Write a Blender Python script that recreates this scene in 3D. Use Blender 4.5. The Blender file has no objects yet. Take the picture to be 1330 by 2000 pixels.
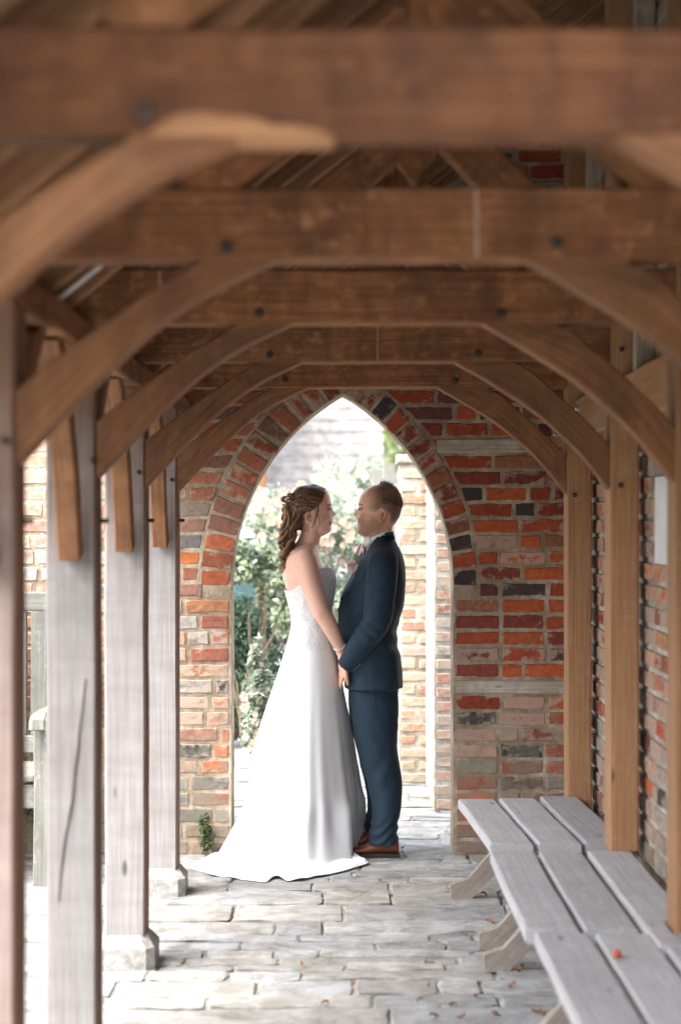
import bpy, bmesh, math, random
import numpy as np
from mathutils import Vector, noise as mnoise

# ------------------------------------------------------------------ camera, world, sun, exposure
S = bpy.context.scene
COL = S.collection
EYE = 1.61          # camera height (m)
F = 3500.0          # focal length in pixels of the 1330x2000 photograph
cam_d = bpy.data.cameras.new("camera")
cam = bpy.data.objects.new("camera", cam_d)
COL.objects.link(cam)
S.camera = cam
cam.location = (0, 0, EYE)
cam.rotation_euler = (math.radians(90), 0, 0)
cam_d.sensor_fit = 'VERTICAL'
cam_d.sensor_height = 36.0
cam_d.lens = 36.0 * F / 2000.0
cam_d.shift_x = -7 / 2000.0
cam_d.shift_y = 15 / 2000.0
cam_d.clip_start = 0.05
cam_d.clip_end = 500
cam_d.dof.use_dof = True
cam_d.dof.focus_distance = 8.55
cam_d.dof.aperture_fstop = 1.9

W = bpy.data.worlds.new("World")
S.world = W
W.use_nodes = True
wn = W.node_tree.nodes
wl = W.node_tree.links
bg = wn['Background']
sky = wn.new('ShaderNodeTexSky')
sky.sky_type = 'NISHITA'
sky.sun_disc = False
SUN_EL, SUN_AZ = math.radians(56), math.radians(-122)   # azimuth from +Y, clockwise
sky.sun_elevation = SUN_EL
sky.sun_rotation = SUN_AZ
sky.air_density = 1.0
sky.dust_density = 4.0
sky.ozone_density = 1.0
hs = wn.new('ShaderNodeHueSaturation')          # overcast: the blue is mostly washed out
hs.inputs['Saturation'].default_value = 0.48
wl.new(sky.outputs[0], hs.inputs['Color'])
wl.new(hs.outputs[0], bg.inputs['Color'])
bg.inputs['Strength'].default_value = 0.15

sd = bpy.data.lights.new("sun", 'SUN')
sun = bpy.data.objects.new("sun", sd)
COL.objects.link(sun)
sd.energy = 0.6
sd.angle = math.radians(60)
sd.color = (1.0, 0.975, 0.94)
sv = Vector((math.sin(SUN_AZ) * math.cos(SUN_EL), math.cos(SUN_AZ) * math.cos(SUN_EL), math.sin(SUN_EL)))
sun.rotation_euler = sv.to_track_quat('Z', 'Y').to_euler()

S.view_settings.view_transform = 'Standard'
S.view_settings.look = 'None'
S.view_settings.gamma = 1.0
S.view_settings.exposure = 2.95
S.cycles.use_denoising = True
S.cycles.max_bounces = 10
S.cycles.diffuse_bounces = 6
S.cycles.use_adaptive_sampling = True

# ------------------------------------------------------------------ helpers
rng = random.Random(7)
WLOC = {}


def px(x, y, d):
    """a pixel of the photograph at distance d -> (X, Z)"""
    return (x - 672) / F * d, EYE + (1015 - y) / F * d


def tag(o, label=None, cat=None, group=None, kind=None):
    if label: o['label'] = label
    if cat: o['category'] = cat
    if group: o['group'] = group
    if kind: o['kind'] = kind
    return o


def thing(name, loc, label, cat, group=None):
    o = bpy.data.objects.new(name, None)
    o.empty_display_size = 0.1
    COL.objects.link(o)
    o.location = loc
    WLOC[o.name] = Vector(loc)
    return tag(o, label, cat, group)


def obj(name, V, Fc, mat, parent=None, smooth=False, attrs=None, uv=None):
    """link one mesh object; V in world coordinates. attrs: {name: per-vertex rgba or per-face rgba}"""
    V = np.asarray(V, dtype=float)
    c = (V.min(0) + V.max(0)) / 2
    c[2] = V[:, 2].min()
    me = bpy.data.meshes.new(name)
    me.from_pydata((V - c).tolist(), [], Fc)
    me.update()
    if smooth:
        me.polygons.foreach_set('use_smooth', [True] * len(me.polygons))
    if uv is not None:
        l = me.uv_layers.new(name='UVMap')
        idx = np.zeros(len(me.loops), dtype=np.int32)
        me.loops.foreach_get('vertex_index', idx)
        l.data.foreach_set('uv', np.asarray(uv, dtype=np.float32)[idx].ravel())
    for k, a in (attrs or {}).items():
        a = np.asarray(a, dtype=np.float32)
        dom = 'POINT' if len(a) == len(V) else 'FACE'
        at = me.attributes.new(k, 'FLOAT_COLOR', dom)
        at.data.foreach_set('color', a.ravel())
    me.materials.append(mat)
    o = bpy.data.objects.new(name, me)
    COL.objects.link(o)
    w = Vector(c)
    WLOC[o.name] = w
    if parent is not None:
        o.parent = parent
        o.location = w - WLOC[parent.name]
    else:
        o.location = w
    return o


class MB:
    """mesh collector"""
    def __init__(s):
        s.V = []; s.F = []; s.UV = []; s.C = []; s.n = 0

    def add(s, V, Fc, uv=None, col=None):
        V = np.asarray(V, dtype=float)
        s.V.append(V)
        s.F += [tuple(i + s.n for i in f) for f in Fc]
        s.n += len(V)
        s.UV.append(np.asarray(uv, dtype=float) if uv is not None else np.zeros((len(V), 2)))
        c = (1, 1, 1, 1) if col is None else col
        c = np.asarray(c, dtype=float)
        s.C.append(np.tile(c, (len(V), 1)) if c.ndim == 1 else c)
        return s

    def build(s, name, mat, parent=None, smooth=False):
        return obj(name, np.vstack(s.V), s.F, mat, parent, smooth,
                   {'col': np.vstack(s.C)}, np.vstack(s.UV))


def nz(p, sc=1.0, off=0.0):
    return mnoise.noise(Vector((p[0] * sc + off, p[1] * sc + off * .7, p[2] * sc - off)))


def sweep(path, side, w, h, ch=0.006, jit=0.0015, caps=True, seed=0, scale=None):
    """rectangular timber swept along path. side: unit vector of the width direction (constant);
    w along side, h across. returns V, F, UV"""
    path = [Vector(p) for p in path]
    side = Vector(side).normalized()
    n = len(path)
    sec = [(-w/2 + ch, -h/2), (w/2 - ch, -h/2), (w/2, -h/2 + ch), (w/2, h/2 - ch),
           (w/2 - ch, h/2), (-w/2 + ch, h/2), (-w/2, h/2 - ch), (-w/2, -h/2 + ch)]
    per = [0]
    for i in range(1, 9):
        a, b = sec[i-1], sec[i % 8]
        per.append(per[-1] + math.hypot(b[0]-a[0], b[1]-a[1]))
    V = []; UV = []; L = 0
    for i, p in enumerate(path):
        t = (path[min(i+1, n-1)] - path[max(i-1, 0)]).normalized()
        up = t.cross(side).normalized()
        if i: L += (p - path[i-1]).length
        sc = 1 if scale is None else scale[i]
        for k, (a, b) in enumerate(sec):
            q = p + side * a + up * b * sc
            j = jit
            q = q + Vector((nz(q, 3, seed), nz(q, 3, seed + 9), nz(q, 3, seed + 5))) * j * 2.2
            q = q + Vector((nz(q, 25, seed), nz(q, 25, seed + 9), nz(q, 25, seed + 5))) * j * .6
            V.append(q[:]); UV.append((L, per[k]))
    Fc = []
    for i in range(n - 1):
        for k in range(8):
            a = i*8 + k; b = i*8 + (k+1) % 8
            Fc.append((a, b, b + 8, a + 8))
    if caps:
        Fc.append(tuple(reversed(range(8))))
        Fc.append(tuple((n-1)*8 + k for k in range(8)))
    return V, Fc, UV


def line(a, b, n=None, step=0.06):
    a = Vector(a); b = Vector(b)
    n = n or max(2, int((b - a).length / step) + 1)
    return [a.lerp(b, i/(n-1)) for i in range(n)]


def rbox(x0, x1, y0, y1, z0, z1, ch=0.005, axis=None, jit=0.0012, seed=0):
    """chamfered timber/stone block along its longest axis"""
    d = (x1-x0, y1-y0, z1-z0)
    ax = axis if axis is not None else d.index(max(d))
    c = ((x0+x1)/2, (y0+y1)/2, (z0+z1)/2)
    if ax == 0:
        return sweep(line((x0, c[1], c[2]), (x1, c[1], c[2])), (0, 1, 0), d[1], d[2], ch, jit, seed=seed)
    if ax == 1:
        return sweep(line((c[0], y0, c[2]), (c[0], y1, c[2])), (1, 0, 0), d[0], d[2], ch, jit, seed=seed)
    return sweep(line((c[0], c[1], z0), (c[0], c[1], z1)), (1, 0, 0), d[0], d[1], ch, jit, seed=seed)


def tube(path, rad, n=10, caps=True, rb=None, side=None):
    """round tube, radii per point; rb = second radius, along 'side'"""
    path = [Vector(p) for p in path]
    m = len(path)
    if not hasattr(rad, '__len__'): rad = [rad]*m
    if rb is None: rb = rad
    elif not hasattr(rb, '__len__'): rb = [rb]*m
    V = []; UV = []; L = 0
    ref = Vector(side) if side is not None else None
    pr = None
    for i, p in enumerate(path):
        t = (path[min(i+1, m-1)] - path[max(i-1, 0)])
        if t.length < 1e-9: t = Vector((0, 0, 1))
        t.normalize()
        if ref is not None:
            s = (ref - t*ref.dot(t))
            if s.length < 1e-5: s = pr or t.orthogonal()
            s.normalize()
        else:
            s = t.orthogonal().normalized() if pr is None else (pr - t*pr.dot(t)).normalized()
        pr = s
        u = t.cross(s)
        if i: L += (p - path[i-1]).length
        for k in range(n):
            a = 2*math.pi*k/n
            V.append((p + u*math.cos(a)*rad[i] + s*math.sin(a)*rb[i])[:])
            UV.append((L, k/n*rad[i]*6.28))
    Fc = []
    for i in range(m-1):
        for k in range(n):
            a = i*n+k; b = i*n+(k+1) % n
            Fc.append((a, b, b+n, a+n))
    if caps:
        Fc.append(tuple(reversed(range(n))))
        Fc.append(tuple((m-1)*n+k for k in range(n)))
    return V, Fc, UV


def spline(pts, n):
    """Catmull-Rom through tuples of any length"""
    P = np.asarray(pts, dtype=float)
    P = np.vstack([2*P[0]-P[1], P, 2*P[-1]-P[-2]])
    out = []
    m = len(P) - 3
    for i in range(n):
        t = i/(n-1)*m
        k = min(int(t), m-1); t -= k
        a, b, c, d = P[k], P[k+1], P[k+2], P[k+3]
        out.append(.5*((2*b) + (-a+c)*t + (2*a-5*b+4*c-d)*t*t + (-a+3*b-3*c+d)*t**3))
    return np.array(out)


def ico(c, r, sub=2, sc=(1, 1, 1)):
    bm = bmesh.new()
    bmesh.ops.create_icosphere(bm, subdivisions=sub, radius=r)
    V = [(c[0]+v.co.x*sc[0], c[1]+v.co.y*sc[1], c[2]+v.co.z*sc[2]) for v in bm.verts]
    Fc = [tuple(v.index for v in f.verts) for f in bm.faces]
    bm.free()
    return V, Fc


# ------------------------------------------------------------------ materials
def mat(name, rough=0.8, spec=0.3):
    m = bpy.data.materials.new(name)
    m.use_nodes = True
    b = m.node_tree.nodes['Principled BSDF']
    b.inputs['Roughness'].default_value = rough
    b.inputs['Specular IOR Level'].default_value = spec
    return m, m.node_tree, b


def N(t, kind, **kw):
    n = t.nodes.new('ShaderNode' + kind)
    for k, v in kw.items():
        if k in n.inputs: n.inputs[k].default_value = v
        else: setattr(n, k, v)
    return n


def ramp(t, fac, stops):
    r = t.nodes.new('ShaderNodeValToRGB')
    e = r.color_ramp.elements
    while len(e) < len(stops): e.new(0.5)
    for el, (p, c) in zip(e, stops):
        el.position = p
        el.color = (c, c, c, 1) if not hasattr(c, '__len__') else (*c[:3], 1)
    t.links.new(fac, r.inputs[0])
    return r.outputs[0]


def mix(t, a, b, fac, mode='MIX'):
    m = t.nodes.new('ShaderNodeMix')
    m.data_type = 'RGBA'
    m.blend_type = mode
    for s, v in ((m.inputs[0], fac), (m.inputs[6], a), (m.inputs[7], b)):
        if hasattr(v, 'links') or hasattr(v, 'is_linked'): t.links.new(v, s)
        elif hasattr(v, '__len__'): s.default_value = (*v[:3], 1)
        else: s.default_value = v
    return m.outputs[2]


def mapped(t, src, scale, loc=None):
    mp = t.nodes.new('ShaderNodeMapping')
    mp.inputs['Scale'].default_value = scale
    t.links.new(src, mp.inputs[0])
    if loc is not None: t.links.new(loc, mp.inputs['Location'])
    return mp.outputs[0]


def noise_tex(t, vec, scale, detail=4, rough=.55, dist=0):
    n = N(t, 'TexNoise', Scale=scale, Detail=detail, Roughness=rough, Distortion=dist)
    t.links.new(vec, n.inputs['Vector'])
    return n.outputs[0]


def bump(t, b, h, dist=0.002, strength=1.0, prev=None):
    bp = N(t, 'Bump', Strength=strength, Distance=dist)
    t.links.new(h, bp.inputs['Height'])
    if prev is not None: t.links.new(prev, bp.inputs['Normal'])
    t.links.new(bp.outputs[0], b.inputs['Normal'])
    return bp.outputs[0]


def wood(name, c_dark, c_light, c_stain, rough=0.75, stain=.5, saw=0.5, pale=None, pale_amt=0.0, grain=1.0, inner=None):
    """grain runs along u of the UV map"""
    m, t, b = mat(name, rough, 0.25)
    uvn = N(t, 'UVMap').outputs[0]
    oi = N(t, 'ObjectInfo')
    ml = N(t, 'Math', operation='MULTIPLY'); ml.inputs[1].default_value = 37.0
    t.links.new(oi.outputs['Random'], ml.inputs[0])
    cmb = N(t, 'CombineXYZ')
    for i in range(3): t.links.new(ml.outputs[0], cmb.inputs[i])
    u = mapped(t, uvn, (1, 1, 1), cmb.outputs[0])
    g1 = noise_tex(t, mapped(t, u, (1.6, 62, 1)), 1.6, 6, .62, .25)
    g2 = noise_tex(t, mapped(t, u, (6, 260, 1)), 1.2, 3, .6)
    big = noise_tex(t, mapped(t, u, (4.0, 3.0, 1)), 1.6, 6, .65, .3)
    sw = noise_tex(t, mapped(t, u, (95, 2.5, 1)), 1.0, 4, .6)
    swb = noise_tex(t, mapped(t, u, (16, 2.0, 1)), 1.0, 4, .6)
    base = mix(t, c_dark, c_light, ramp(t, g1, [(.3, 0), (.68, 1)]))
    base = mix(t, base, c_stain, ramp(t, big, [(.42, 0), (.68, stain)]))
    base = mix(t, base, (.6, .6, .6), ramp(t, g2, [(.3, 0.35*grain), (.62, 0)]), 'MULTIPLY')
    base = mix(t, base, (.55, .5, .48), ramp(t, swb, [(.3, saw), (.6, 0)]), 'MULTIPLY')
    if pale is not None:
        pn = noise_tex(t, mapped(t, u, (16, 20, 1)), 1.3, 4, .6, .1)
        base = mix(t, base, pale, ramp(t, pn, [(.56, 0), (.72, pale_amt)]))
    if inner is not None:       # the sheltered inner face and the head under the eaves keep their brown
        ge = N(t, 'NewGeometry')
        s1 = N(t, 'SeparateXYZ'); t.links.new(ge.outputs['Normal'], s1.inputs[0])
        s2 = N(t, 'SeparateXYZ'); t.links.new(ge.outputs['Position'], s2.inputs[0])
        brn = mix(t, inner, tuple(x*.6 for x in inner), ramp(t, g1, [(.3, 1), (.68, 0)]))
        base = mix(t, base, brn, ramp(t, s1.outputs[0], [(.55, 0), (.75, .92)]))
        zz = N(t, 'Math', operation='MULTIPLY_ADD'); zz.inputs[1].default_value = .5; zz.inputs[2].default_value = -.25
        t.links.new(s2.outputs[2], zz.inputs[0])
        z2 = N(t, 'Math', operation='MULTIPLY_ADD'); z2.inputs[1].default_value = .35
        t.links.new(big, z2.inputs[0]); t.links.new(zz.outputs[0], z2.inputs[2])
        base = mix(t, base, brn, ramp(t, z2.outputs[0], [(.66, 0), (.92, .75)]))
    # knots
    vo = N(t, 'TexVoronoi', Scale=1.0)
    t.links.new(mapped(t, u, (2.2, 6.5, 1)), vo.inputs['Vector'])
    base = mix(t, base, tuple(x*.3 for x in c_dark), ramp(t, vo.outputs['Distance'], [(.035, .85), (.085, 0)]))
    # per-object tone
    tone = ramp(t, oi.outputs['Random'], [(0, .86), (1, 1.12)])
    base = mix(t, base, tone, 1.0, 'MULTIPLY')
    t.links.new(base, b.inputs['Base Color'])
    h = mix(t, g1, g2, .5)
    h = mix(t, h, sw, .35*saw)
    bump(t, b, h, .0035, .55)
    return m


M = {}
M['oak'] = wood('oak', (.155, .062, .026), (.36, .162, .068), (.10, .042, .019), .7, .8, .6, (.40, .20, .095), .6)
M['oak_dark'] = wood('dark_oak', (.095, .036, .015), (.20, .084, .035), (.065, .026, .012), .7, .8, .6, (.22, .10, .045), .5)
M['oak_brace'] = wood('oak_brace', (.155, .068, .031), (.33, .160, .076), (.115, .052, .027), .7, .75, .35, (.28, .15, .08), .35)
M['oak_grey'] = wood('weathered_oak', (.22, .205, .197), (.34, .325, .32), (.25, .225, .21), .8, .55, .3, (.44, .43, .425), .15, .55, inner=(.21, .11, .065))
M['oak_mid'] = wood('half_weathered_oak', (.20, .145, .12), (.33, .26, .23), (.20, .14, .12), .8, .55, .3, (.34, .28, .25), .15, .6, inner=(.19, .095, .055))
M['lit_sap'] = wood('highlight_sapwood', (.29, .14, .065), (.42, .23, .115), (.27, .12, .06), .7, .4, .1)  # paler wood tone that also carries the wane's highlight from below
M['pine'] = wood('pale_pine', (.28, .145, .070), (.44, .26, .14), (.34, .165, .072), .6, .5, .1, (.5, .34, .2), .3, .8)
M['rafter'] = wood('rafter_timber', (.21, .105, .052), (.42, .23, .12), (.17, .085, .045), .75, .5, .2, (.36, .2, .11), .3)
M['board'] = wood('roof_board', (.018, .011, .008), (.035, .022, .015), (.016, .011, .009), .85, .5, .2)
M['bench_grey'] = wood('silvered_bench_oak', (.36, .365, .375), (.53, .535, .545), (.38, .37, .37), .75, .5, .15, (.58, .59, .60), .4, 1.1)
M['bench_leg'] = wood('bench_leg_oak', (.20, .17, .145), (.33, .29, .255), (.18, .15, .13), .8, .5, .2, (.4, .38, .35), .3, 1.1)
M['garden_bench'] = wood('lichened_bench_teak', (.14, .14, .12), (.25, .25, .215), (.11, .115, .10), .8, .5, .1, (.4, .41, .36), .4)
M['whitewood'] = wood('whitewashed_timber', (.38, .33, .27), (.60, .56, .49), (.30, .22, .15), .85, .8, .45, (.62, .59, .54), .6, 1.6)


def attr_col(t, name='col'):
    a = N(t, 'Attribute'); a.attribute_name = name
    return a


def brick_mat(name, lime=.6, wet=True, soot=0.55, groundtint=(.20, .19, .15), gt=.75, pinkness=0):
    m, t, b = mat(name, .88, .2)
    a = attr_col(t)
    geo = N(t, 'NewGeometry').outputs['Position']
    n1 = noise_tex(t, geo, 38, 6, .65, .4)
    n2 = noise_tex(t, geo, 11, 5, .6, .6)
    n3 = noise_tex(t, geo, 130, 3, .6)
    c = a.outputs['Color']
    c = mix(t, c, (.55, .5, .5), ramp(t, n1, [(.32, .7), (.58, 0)]), 'MULTIPLY')
    c = mix(t, c, (1.0, .62, .42), ramp(t, n2, [(.5, 0), (.75, .35)]), 'MULTIPLY')
    # soot patches
    c = mix(t, c, (.035, .03, .03), ramp(t, noise_tex(t, geo, 17, 5, .7, 1.2), [(.60, 0), (.70, soot)]))
    # lime patches, amount in alpha
    ln = noise_tex(t, geo, 30, 7, .75, .25)
    mm = N(t, 'Math', operation='MULTIPLY_ADD'); mm.inputs[1].default_value = .42; 
    t.links.new(a.outputs['Alpha'], mm.inputs[0]); t.links.new(ln, mm.inputs[2])
    c = mix(t, c, (.46, .40, .32), ramp(t, mm.outputs[0], [(.70, 0), (.84, lime)]))
    # green-grey staining low down, ragged
    sp = N(t, 'SeparateXYZ'); t.links.new(geo, sp.inputs[0])
    z = N(t, 'Math', operation='MULTIPLY_ADD'); z.inputs[1].default_value = -.9; z.inputs[2].default_value = .62
    t.links.new(sp.outputs[2], z.inputs[0])
    zz = N(t, 'Math', operation='MULTIPLY_ADD'); zz.inputs[1].default_value = 1.0
    n4 = N(t, 'Math', operation='MULTIPLY_ADD'); n4.inputs[1].default_value = 1.6; n4.inputs[2].default_value = -.8
    t.links.new(n2, n4.inputs[0]); t.links.new(z.outputs[0], zz.inputs[0]); t.links.new(n4.outputs[0], zz.inputs[2])
    c = mix(t, c, groundtint, ramp(t, zz.outputs[0], [(0.0, 0), (.45, gt)]))
    t.links.new(c, b.inputs['Base Color'])
    bump(t, b, mix(t, n1, n3, .4), .006, .8)
    return m


def mortar_mat(name, c0, c1):
    m, t, b = mat(name, .95, .1)
    geo = N(t, 'NewGeometry').outputs['Position']
    n = noise_tex(t, geo, 30, 7, .7, .3)
    n2 = noise_tex(t, geo, 6, 4, .6)
    c = mix(t, c0, c1, ramp(t, n, [(.35, 0), (.65, 1)]))
    c = mix(t, c, (.5, .45, .38), ramp(t, n2, [(.42, .8), (.62, 0)]), 'MULTIPLY')
    t.links.new(c, b.inputs['Base Color'])
    bump(t, b, n, .012, .9)
    return m


M['brick'] = brick_mat('old_red_brick')
M['brick_out'] = brick_mat('garden_brick', .9, soot=.25, gt=.35, groundtint=(.42, .40, .30))
M['mortar'] = mortar_mat('lime_mortar', (.34, .27, .20), (.52, .45, .35))
M['mortar_pale'] = mortar_mat('pale_lime_mortar', (.44, .42, .38), (.60, .57, .53))


def stone_mat():
    m, t, b = mat('paving_stone', .72, .3)
    a = attr_col(t)
    geo = N(t, 'NewGeometry').outputs['Position']
    n1 = noise_tex(t, geo, 9, 6, .65, .5)
    n2 = noise_tex(t, mapped(t, geo, (14, 60, 30)), 1.0, 5, .65, .8)
    n3 = noise_tex(t, geo, 120, 4, .65)
    c = a.outputs['Color']
    c = mix(t, c, (.58, .56, .52), ramp(t, n1, [(.36, .9), (.6, 0)]), 'MULTIPLY')
    c = mix(t, c, (.62, .61, .60), ramp(t, n2, [(.3, .55), (.5, 0)]), 'MULTIPLY')
    c = mix(t, c, (.42, .43, .34), ramp(t, noise_tex(t, geo, 3.2, 7, .75, .6), [(.54, 0), (.68, .8)]), 'MULTIPLY')
    c = mix(t, c, (.75, .75, .75), ramp(t, n3, [(.35, .5), (.55, 0)]), 'MULTIPLY')
    t.links.new(c, b.inputs['Base Color'])
    bump(t, b, mix(t, n2, n3, .4), .014, 1.0)
    return m


M['stone'] = stone_mat()


def plain(name, c0, c1, scale=20, rough=.8, bd=.002, spec=.3, tex='pos', det=5, bscale=None):
    m, t, b = mat(name, rough, spec)
    geo = N(t, 'NewGeometry').outputs['Position'] if tex == 'pos' else N(t, 'TexCoord').outputs['Object']
    n = noise_tex(t, geo, scale, det, .6, .2)
    t.links.new(mix(t, c0, c1, ramp(t, n, [(.35, 0), (.65, 1)])), b.inputs['Base Color'])
    if bd: bump(t, b, n if bscale is None else noise_tex(t, geo, bscale, 3, .6), bd, .7)
    return m


M['joint'] = plain('joint_earth', (.10, .095, .065), (.38, .36, .31), 16, .95, .006)
M['ground'] = plain('garden_gravel', (.24, .225, .205), (.38, .365, .34), 14, .95, .006)
M['pad'] = plain('padstone', (.20, .20, .185), (.40, .39, .36), 28, .85, .004)
M['iron'] = plain('dark_peg', (.03, .024, .02), (.07, .05, .04), 60, .6, .001)
M['steel'] = plain('bolt_steel', (.45, .45, .46), (.6, .6, .6), 60, .35, .0003, .5)
M['steel'].node_tree.nodes['Principled BSDF'].inputs['Metallic'].default_value = .8
M['cable'] = plain('cable_sheath', (.55, .53, .5), (.68, .66, .62), 30, .5, .0003)
M['paper'] = plain('notice_paper', (.62, .64, .68), (.72, .74, .78), 6, .5, .0002)
M['moss'] = plain('moss', (.05, .07, .025), (.12, .14, .05), 60, .95, .004)


def foliage(name, cs, scale=9, trans=.25):
    m, t, b = mat(name, .6, .25)
    geo = N(t, 'NewGeometry').outputs['Position']
    a = attr_col(t)
    t.links.new(a.outputs['Color'], b.inputs['Base Color'])
    b.inputs['Subsurface Weight'].default_value = 0
    tr = N(t, 'BsdfTranslucent'); t.links.new(a.outputs['Color'], tr.inputs[0])
    mx = N(t, 'MixShader'); mx.inputs[0].default_value = trans
    t.links.new(b.outputs[0], mx.inputs[1]); t.links.new(tr.outputs[0], mx.inputs[2])
    t.links.new(mx.outputs[0], t.nodes['Material Output'].inputs[0])
    return m


M['leaf'] = foliage('leaf', None)
M['petal'] = foliage('petal', None, trans=.35)

M['drip'] = plain('dried_drip', (.30, .19, .13), (.42, .28, .20), 60, .8, .0005)
# ------------------------------------------------------------------ ground, paving
def sheet(name, x0, x1, y0, y1, z, m, n=2):
    V = []; Fc = []
    for j in range(n):
        for i in range(n):
            V.append((x0+(x1-x0)*i/(n-1), y0+(y1-y0)*j/(n-1), z))
    for j in range(n-1):
        for i in range(n-1):
            a = j*n+i
            Fc.append((a, a+1, a+n+1, a+n))
    return tag(obj(name, V, Fc, m), kind='structure')


sheet('ground', -150, 150, -100, 200, -0.045, M['ground'])


sheet('added_dark_lawn', -40, -2.6, -40, 7.2, -0.035, plain('added_lawn_green', (.07, .10, .04), (.12, .16, .07), 8, .95, .01))  # out-of-view dark grass, added to cut light bouncing in from the left


def joint_bed():
    nx, ny = 110, 150
    x0, x1, y0, y1 = -3.6, 1.3, 1.5, 12.0
    V = []; Fc = []
    for j in range(ny):
        for i in range(nx):
            x = x0+(x1-x0)*i/(nx-1); y = y0+(y1-y0)*j/(ny-1)
            V.append((x, y, -.008 + .007*nz((x, y, 0), 14) + .004*nz((x, y, 3), 40)))
    for j in range(ny-1):
        for i in range(nx-1):
            a = j*nx+i
            Fc.append((a, a+1, a+nx+1, a+nx))
    tag(obj('paving_joints', V, Fc, M['joint'], smooth=True), kind='structure')


joint_bed()


def paving():
    r = random.Random(21)
    mb = MB()
    y = 1.6
    while y < 11.9:
        h = r.choice([.10, .12, .14, .16, .19, .22, .26, .32]) * (.92 + .16*r.random())
        x = -3.5 + r.random()*.3
        while x < 1.12:
            w = r.choice([r.uniform(.14, .35), r.uniform(.3, .65), r.uniform(.5, 1.0)]) * (1 if h > .15 else .85)
            if x + w > 1.12: w = max(1.16 - x, .12)
            rows = [(0, h)]
            if h > .27 and r.random() < .45:
                s = r.uniform(.4, .6); rows = [(0, h*s), (h*s, h)]
            for (a, b) in rows:
                xs = [(x, x+w)]
                if w > .5 and r.random() < .22:
                    q = x + w*r.uniform(.35, .65); xs = [(x, q), (q, x+w)]
                for xa, xb in xs:
                    stone(mb, r, xa, xb, y+a, y+b)
            x += w
        y += h
    tag(mb.build('paving', M['stone'], smooth=False), kind='structure')


def stone(mb, r, x0, x1, y0, y1):
    g = r.uniform(.002, .006)
    x0 += g; x1 -= g; y0 += g*.9; y1 -= g*.9
    w, h = x1-x0, y1-y0
    nx = max(3, int(w/.055)); ny = max(3, int(h/.055))
    z0 = r.uniform(-.004, .004)
    tx, ty = r.uniform(-.006, .006), r.uniform(-.008, .008)
    sd = r.random()*50
    rc = min(.03, h*.2)
    V = []
    for j in range(ny+1):
        for i in range(nx+1):
            u, v = i/nx, j/ny
            X = x0+w*u; Y = y0+h*v
            e = min(i, nx-i, j, ny-j)
            if e == 0:      # rim: rounded corners, ragged edge, dropped
                cx = max(0, rc-(X-x0)) - max(0, rc-(x1-X)); cy = max(0, rc-(Y-y0)) - max(0, rc-(y1-Y))
                if cx and cy:
                    X += cx*.30; Y += cy*.30
                X += .014*nz((X, Y, sd), 8) + .007*nz((X, Y, sd+3), 26)
                Y += .015*nz((X, Y, sd+7), 6) + .008*nz((X, Y, sd+5), 26)
                Z = -.004
            elif e == 1:
                k = .007
                X = x0+k if i == 1 else (x1-k if i == nx-1 else X)
                Y = y0+k if j == 1 else (y1-k if j == ny-1 else Y)
                X += .008*nz((X, Y, sd), 9); Y += .008*nz((X, Y, sd+7), 9)
                Z = .001
            else:
                Z = .002
            Y += .05*nz((X*.6, Y*.35, 2), 1) + .012*nz((X, Y*.4, 8), 3)
            Z += z0 + tx*(u-.5) + ty*(v-.5) + .005*nz((X, Y, sd), 7)
            V.append((X, Y, Z))
    Fc = []
    n = nx+1
    for j in range(ny):
        for i in range(nx):
            a = j*n+i
            Fc.append((a, a+1, a+n+1, a+n))
    # skirt
    rim = [i for i in range(nx)] + [j*n+nx for j in range(ny)] + [ny*n+i for i in range(nx, 0, -1)] + [j*n for j in range(ny, 0, -1)]
    b0 = len(V)
    for k in rim: V.append((V[k][0], V[k][1], -.04))
    for k in range(len(rim)):
        q = (k+1) % len(rim)
        Fc.append((rim[q], rim[k], b0+k, b0+q))
    t = r.random()
    base = np.array([(.35, .358, .365), (.39, .39, .385), (.32, .33, .337), (.37, .365, .345), (.335, .33, .32)][r.randrange(5)])
    base = base*(.86+.3*t)
    mb.add(V, Fc, col=(*base, 1))


paving()

# ------------------------------------------------------------------ brickwork
PAL_R = [((.31, .066, .034), 5), ((.45, .110, .045), 3), ((.38, .085, .040), 4), ((.22, .055, .042), 4), ((.13, .05, .045), 2),
         ((.060, .045, .045), 2), ((.27, .12, .07), 2), ((.33, .29, .23), 1), ((.56, .14, .045), 1)]
PAL_L = [((.36, .15, .095), 5), ((.33, .18, .13), 4), ((.46, .15, .055), 3), ((.30, .12, .08), 3), ((.21, .19, .18), 2),
         ((.07, .06, .06), 1.2), ((.30, .24, .19), 2), ((.40, .19, .10), 2)]
PAL_A = [((.30, .10, .055), 5), ((.34, .13, .08), 3), ((.24, .12, .085), 3), ((.17, .10, .08), 2), ((.22, .17, .13), 1), ((.40, .12, .06), 3)]
PAL_O = [((.56, .30, .22), 4), ((.52, .34, .26), 3), ((.60, .38, .26), 2), ((.38, .35, .33), 1), ((.50, .26, .19), 2), ((.58, .50, .34), 1)]


def pick(r, pal):
    s = sum(w for _, w in pal)*r.random()
    for c, w in pal:
        s -= w
        if s <= 0: break
    k = r.uniform(.8, 1.2)
    return np.clip(np.array(c)*k, 0, .8)


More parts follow.
